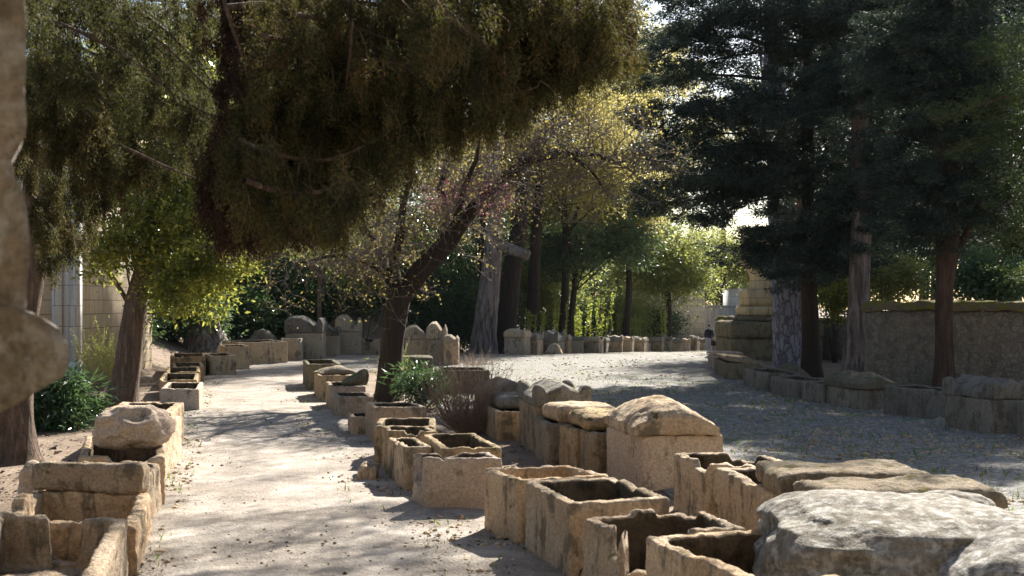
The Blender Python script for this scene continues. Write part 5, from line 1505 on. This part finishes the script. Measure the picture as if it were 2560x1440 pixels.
# ------------------------------------------------------------------ the person
def person():
    x, y = 11.0, 67.0
    z = float(gz(x, y)) + 0.03
    def cm(name, c, rough=0.8):
        m, t, b = newmat(name); b.inputs['Base Color'].default_value = (*c, 1); b.inputs['Roughness'].default_value = rough
        n = N(t); n.bump(n.noise(n.objvec(), 30, 3), 0.3, 0.01, b)
        return m
    skin = cm('skin', (0.42, 0.26, 0.19)); coat = cm('navy_jacket', (0.035, 0.04, 0.055)); jean = cm('pale_jeans', (0.24, 0.27, 0.36))
    hair = cm('black_hair', (0.012, 0.01, 0.01)); bagm = cm('black_bag', (0.02, 0.016, 0.018)); shoe = cm('pale_shoe', (0.5, 0.48, 0.46))
    t = thing('person', (x, y, z), 'person seen from behind in a dark jacket and pale jeans with a black shoulder bag', 'person')
    def skin_mesh(name, verts, edges, radii, mat, root=0, sub=2):
        me = bpy.data.meshes.new(name); me.from_pydata(verts, edges, []); me.update()
        o = bpy.data.objects.new(name, me); COL.objects.link(o); o.parent = t
        md = o.modifiers.new('skin', 'SKIN'); md.use_smooth_shade = True
        lay = me.skin_vertices[0].data
        for i, r in enumerate(radii): lay[i].radius = r if isinstance(r, tuple) else (r, r)
        lay[root].use_root = True
        s = o.modifiers.new('sub', 'SUBSURF'); s.levels = sub; s.render_levels = sub
        me.materials.append(mat)
        return o
    # body (legs shown in jeans, upper body covered by the jacket)
    V = [(0, 0, .92), (0, .01, 1.12), (0, .0, 1.32), (0, 0.01, 1.43), (0, -0.01, 1.52), (0, -0.01, 1.60),
         (.09, 0, .86), (.10, -.02, .48), (.10, .03, .09), (-.09, 0, .86), (-.10, .03, .48), (-.11, -.02, .09),
         (.17, 0, 1.37), (.21, -.02, 1.12), (.22, -.09, .90), (-.17, 0, 1.37), (-.21, .02, 1.12), (-.20, -.02, .88),
         (.10, -.08, .05), (-.11, -.13, .05)]
    E = [(0, 1), (1, 2), (2, 3), (3, 4), (4, 5), (0, 6), (6, 7), (7, 8), (0, 9), (9, 10), (10, 11), (2, 12), (12, 13), (13, 14), (2, 15), (15, 16), (16, 17), (8, 18), (11, 19)]
    Rr = [(.14, .10), (.12, .09), (.14, .09), .055, .075, .07, .085, .058, .04, .085, .058, .04, .055, .042, .032, .055, .042, .032, .035, .035]
    skin_mesh('body', V, E, Rr, jean)
    V = [(0, 0, .88), (0, .01, 1.1), (0, 0, 1.3), (0, 0, 1.43), (.175, 0, 1.36), (.22, -.01, 1.12), (.225, -.07, .96), (-.175, 0, 1.36), (-.22, .02, 1.12), (-.21, -.01, .94)]
    E = [(0, 1), (1, 2), (2, 3), (2, 4), (4, 5), (5, 6), (2, 7), (7, 8), (8, 9)]
    skin_mesh('jacket', V, E, [(.19, .13), (.165, .12), (.18, .12), (.08, .07), .075, .062, .052, .075, .062, .052], coat)
    # head, face, hair
    V = [(0, 0, 1.50), (0, .005, 1.57), (0, 0, 1.64), (0, .07, 1.56), (0, .085, 1.575), (.078, 0, 1.58), (-.078, 0, 1.58)]
    E = [(0, 1), (1, 2), (1, 3), (3, 4), (1, 5), (1, 6)]
    skin_mesh('head', V, E, [.05, (.07, .085), (.065, .08), .035, .012, .014, .014], skin)
    V = [(0, -.02, 1.56), (0, -.02, 1.64), (0, -.01, 1.70), (.07, -.01, 1.63), (-.07, -.01, 1.63), (0, -.07, 1.62)]
    E = [(0, 1), (1, 2), (1, 3), (1, 4), (1, 5)]
    skin_mesh('hair', V, E, [.10, .145, .10, .09, .09, .09], hair)
    for s_ in (1, -1):
        bx, by, bz = (.225, -.10, .86) if s_ == 1 else (-.20, -.03, .84)
        V = [(bx, by, bz), (bx, by, bz - .07)]; E = [(0, 1)]; RR = [.026, .024]
        for f, (ox, L) in enumerate(((-.024, .06), (-.008, .075), (.008, .07), (.022, .055))):
            V += [(bx, by + ox, bz - .10), (bx - s_ * .012, by + ox, bz - .10 - L * .5), (bx - s_ * .03, by + ox, bz - .10 - L)]
            k = 2 + f * 3; E += [(1, k), (k, k + 1), (k + 1, k + 2)]; RR += [.011, .009, .008]
        V += [(bx, by + .035, bz - .05), (bx - s_ * .01, by + .05, bz - .09)]; E += [(0, 14), (14, 15)]; RR += [.011, .009]
        skin_mesh('hand', V, E, RR, skin, sub=1)
    for sx, sy in ((.10, -.02), (-.11, -.07)):
        skin_mesh('shoe', [(sx, sy + .06, .04), (sx, sy - .04, .04), (sx, sy - .0, .045), (sx, sy + .16, .03)], [(1, 2), (2, 0), (0, 3)], [.045, .045, .045, .035], shoe, root=1)
    bg_ = thing('shoulder_bag', (x + .24, y - .10, z + .62), 'black shoulder bag hanging at the right hip of the person', 'bag')
    V, Q = block_mesh(quad((x + .10, y + .02), (x + .36, y - .02), (x + .10, y - .14)), z + .50, lambda u, v: 0.30 + 0.03 * np.sin(u * np.pi), 0.012, step=0.03, seed=5, rnd=0.04)
    mk('bag_body', V, Q, bagm, parent=bg_)
    m = MB(); C = catmull([(x + .12, y - .09, z + .78), (x + .10, y - .15, z + 1.0), (x - .02, y - .14, z + 1.3), (x - .12, y - .02, z + 1.46), (x - .02, y + .14, z + 1.25), (x + .2, y + .12, z + .95), (x + .33, y - .04, z + .78)], 0.06)
    m.tube(C, 0.014, 6, cap=False); m.build('strap', bagm, bg_)
person()

# ------------------------------------------------------------------ haze
mh = bpy.data.materials.new('haze'); mh.use_nodes = True
th = mh.node_tree; th.nodes.clear()
oh = th.nodes.new('ShaderNodeOutputMaterial'); vh = th.nodes.new('ShaderNodeVolumePrincipled')
vh.inputs['Color'].default_value = (0.82, 0.88, 1.0, 1); vh.inputs['Density'].default_value = 0.00006; vh.inputs['Anisotropy'].default_value = 0.0
th.links.new(vh.outputs[0], oh.inputs['Volume'])
m = MB(); m.box(-700, 700, -100, 1000, -4, 60)
tag(m.build('haze', mh, smooth=False), 'thin pale air between the trees', kind='stuff')
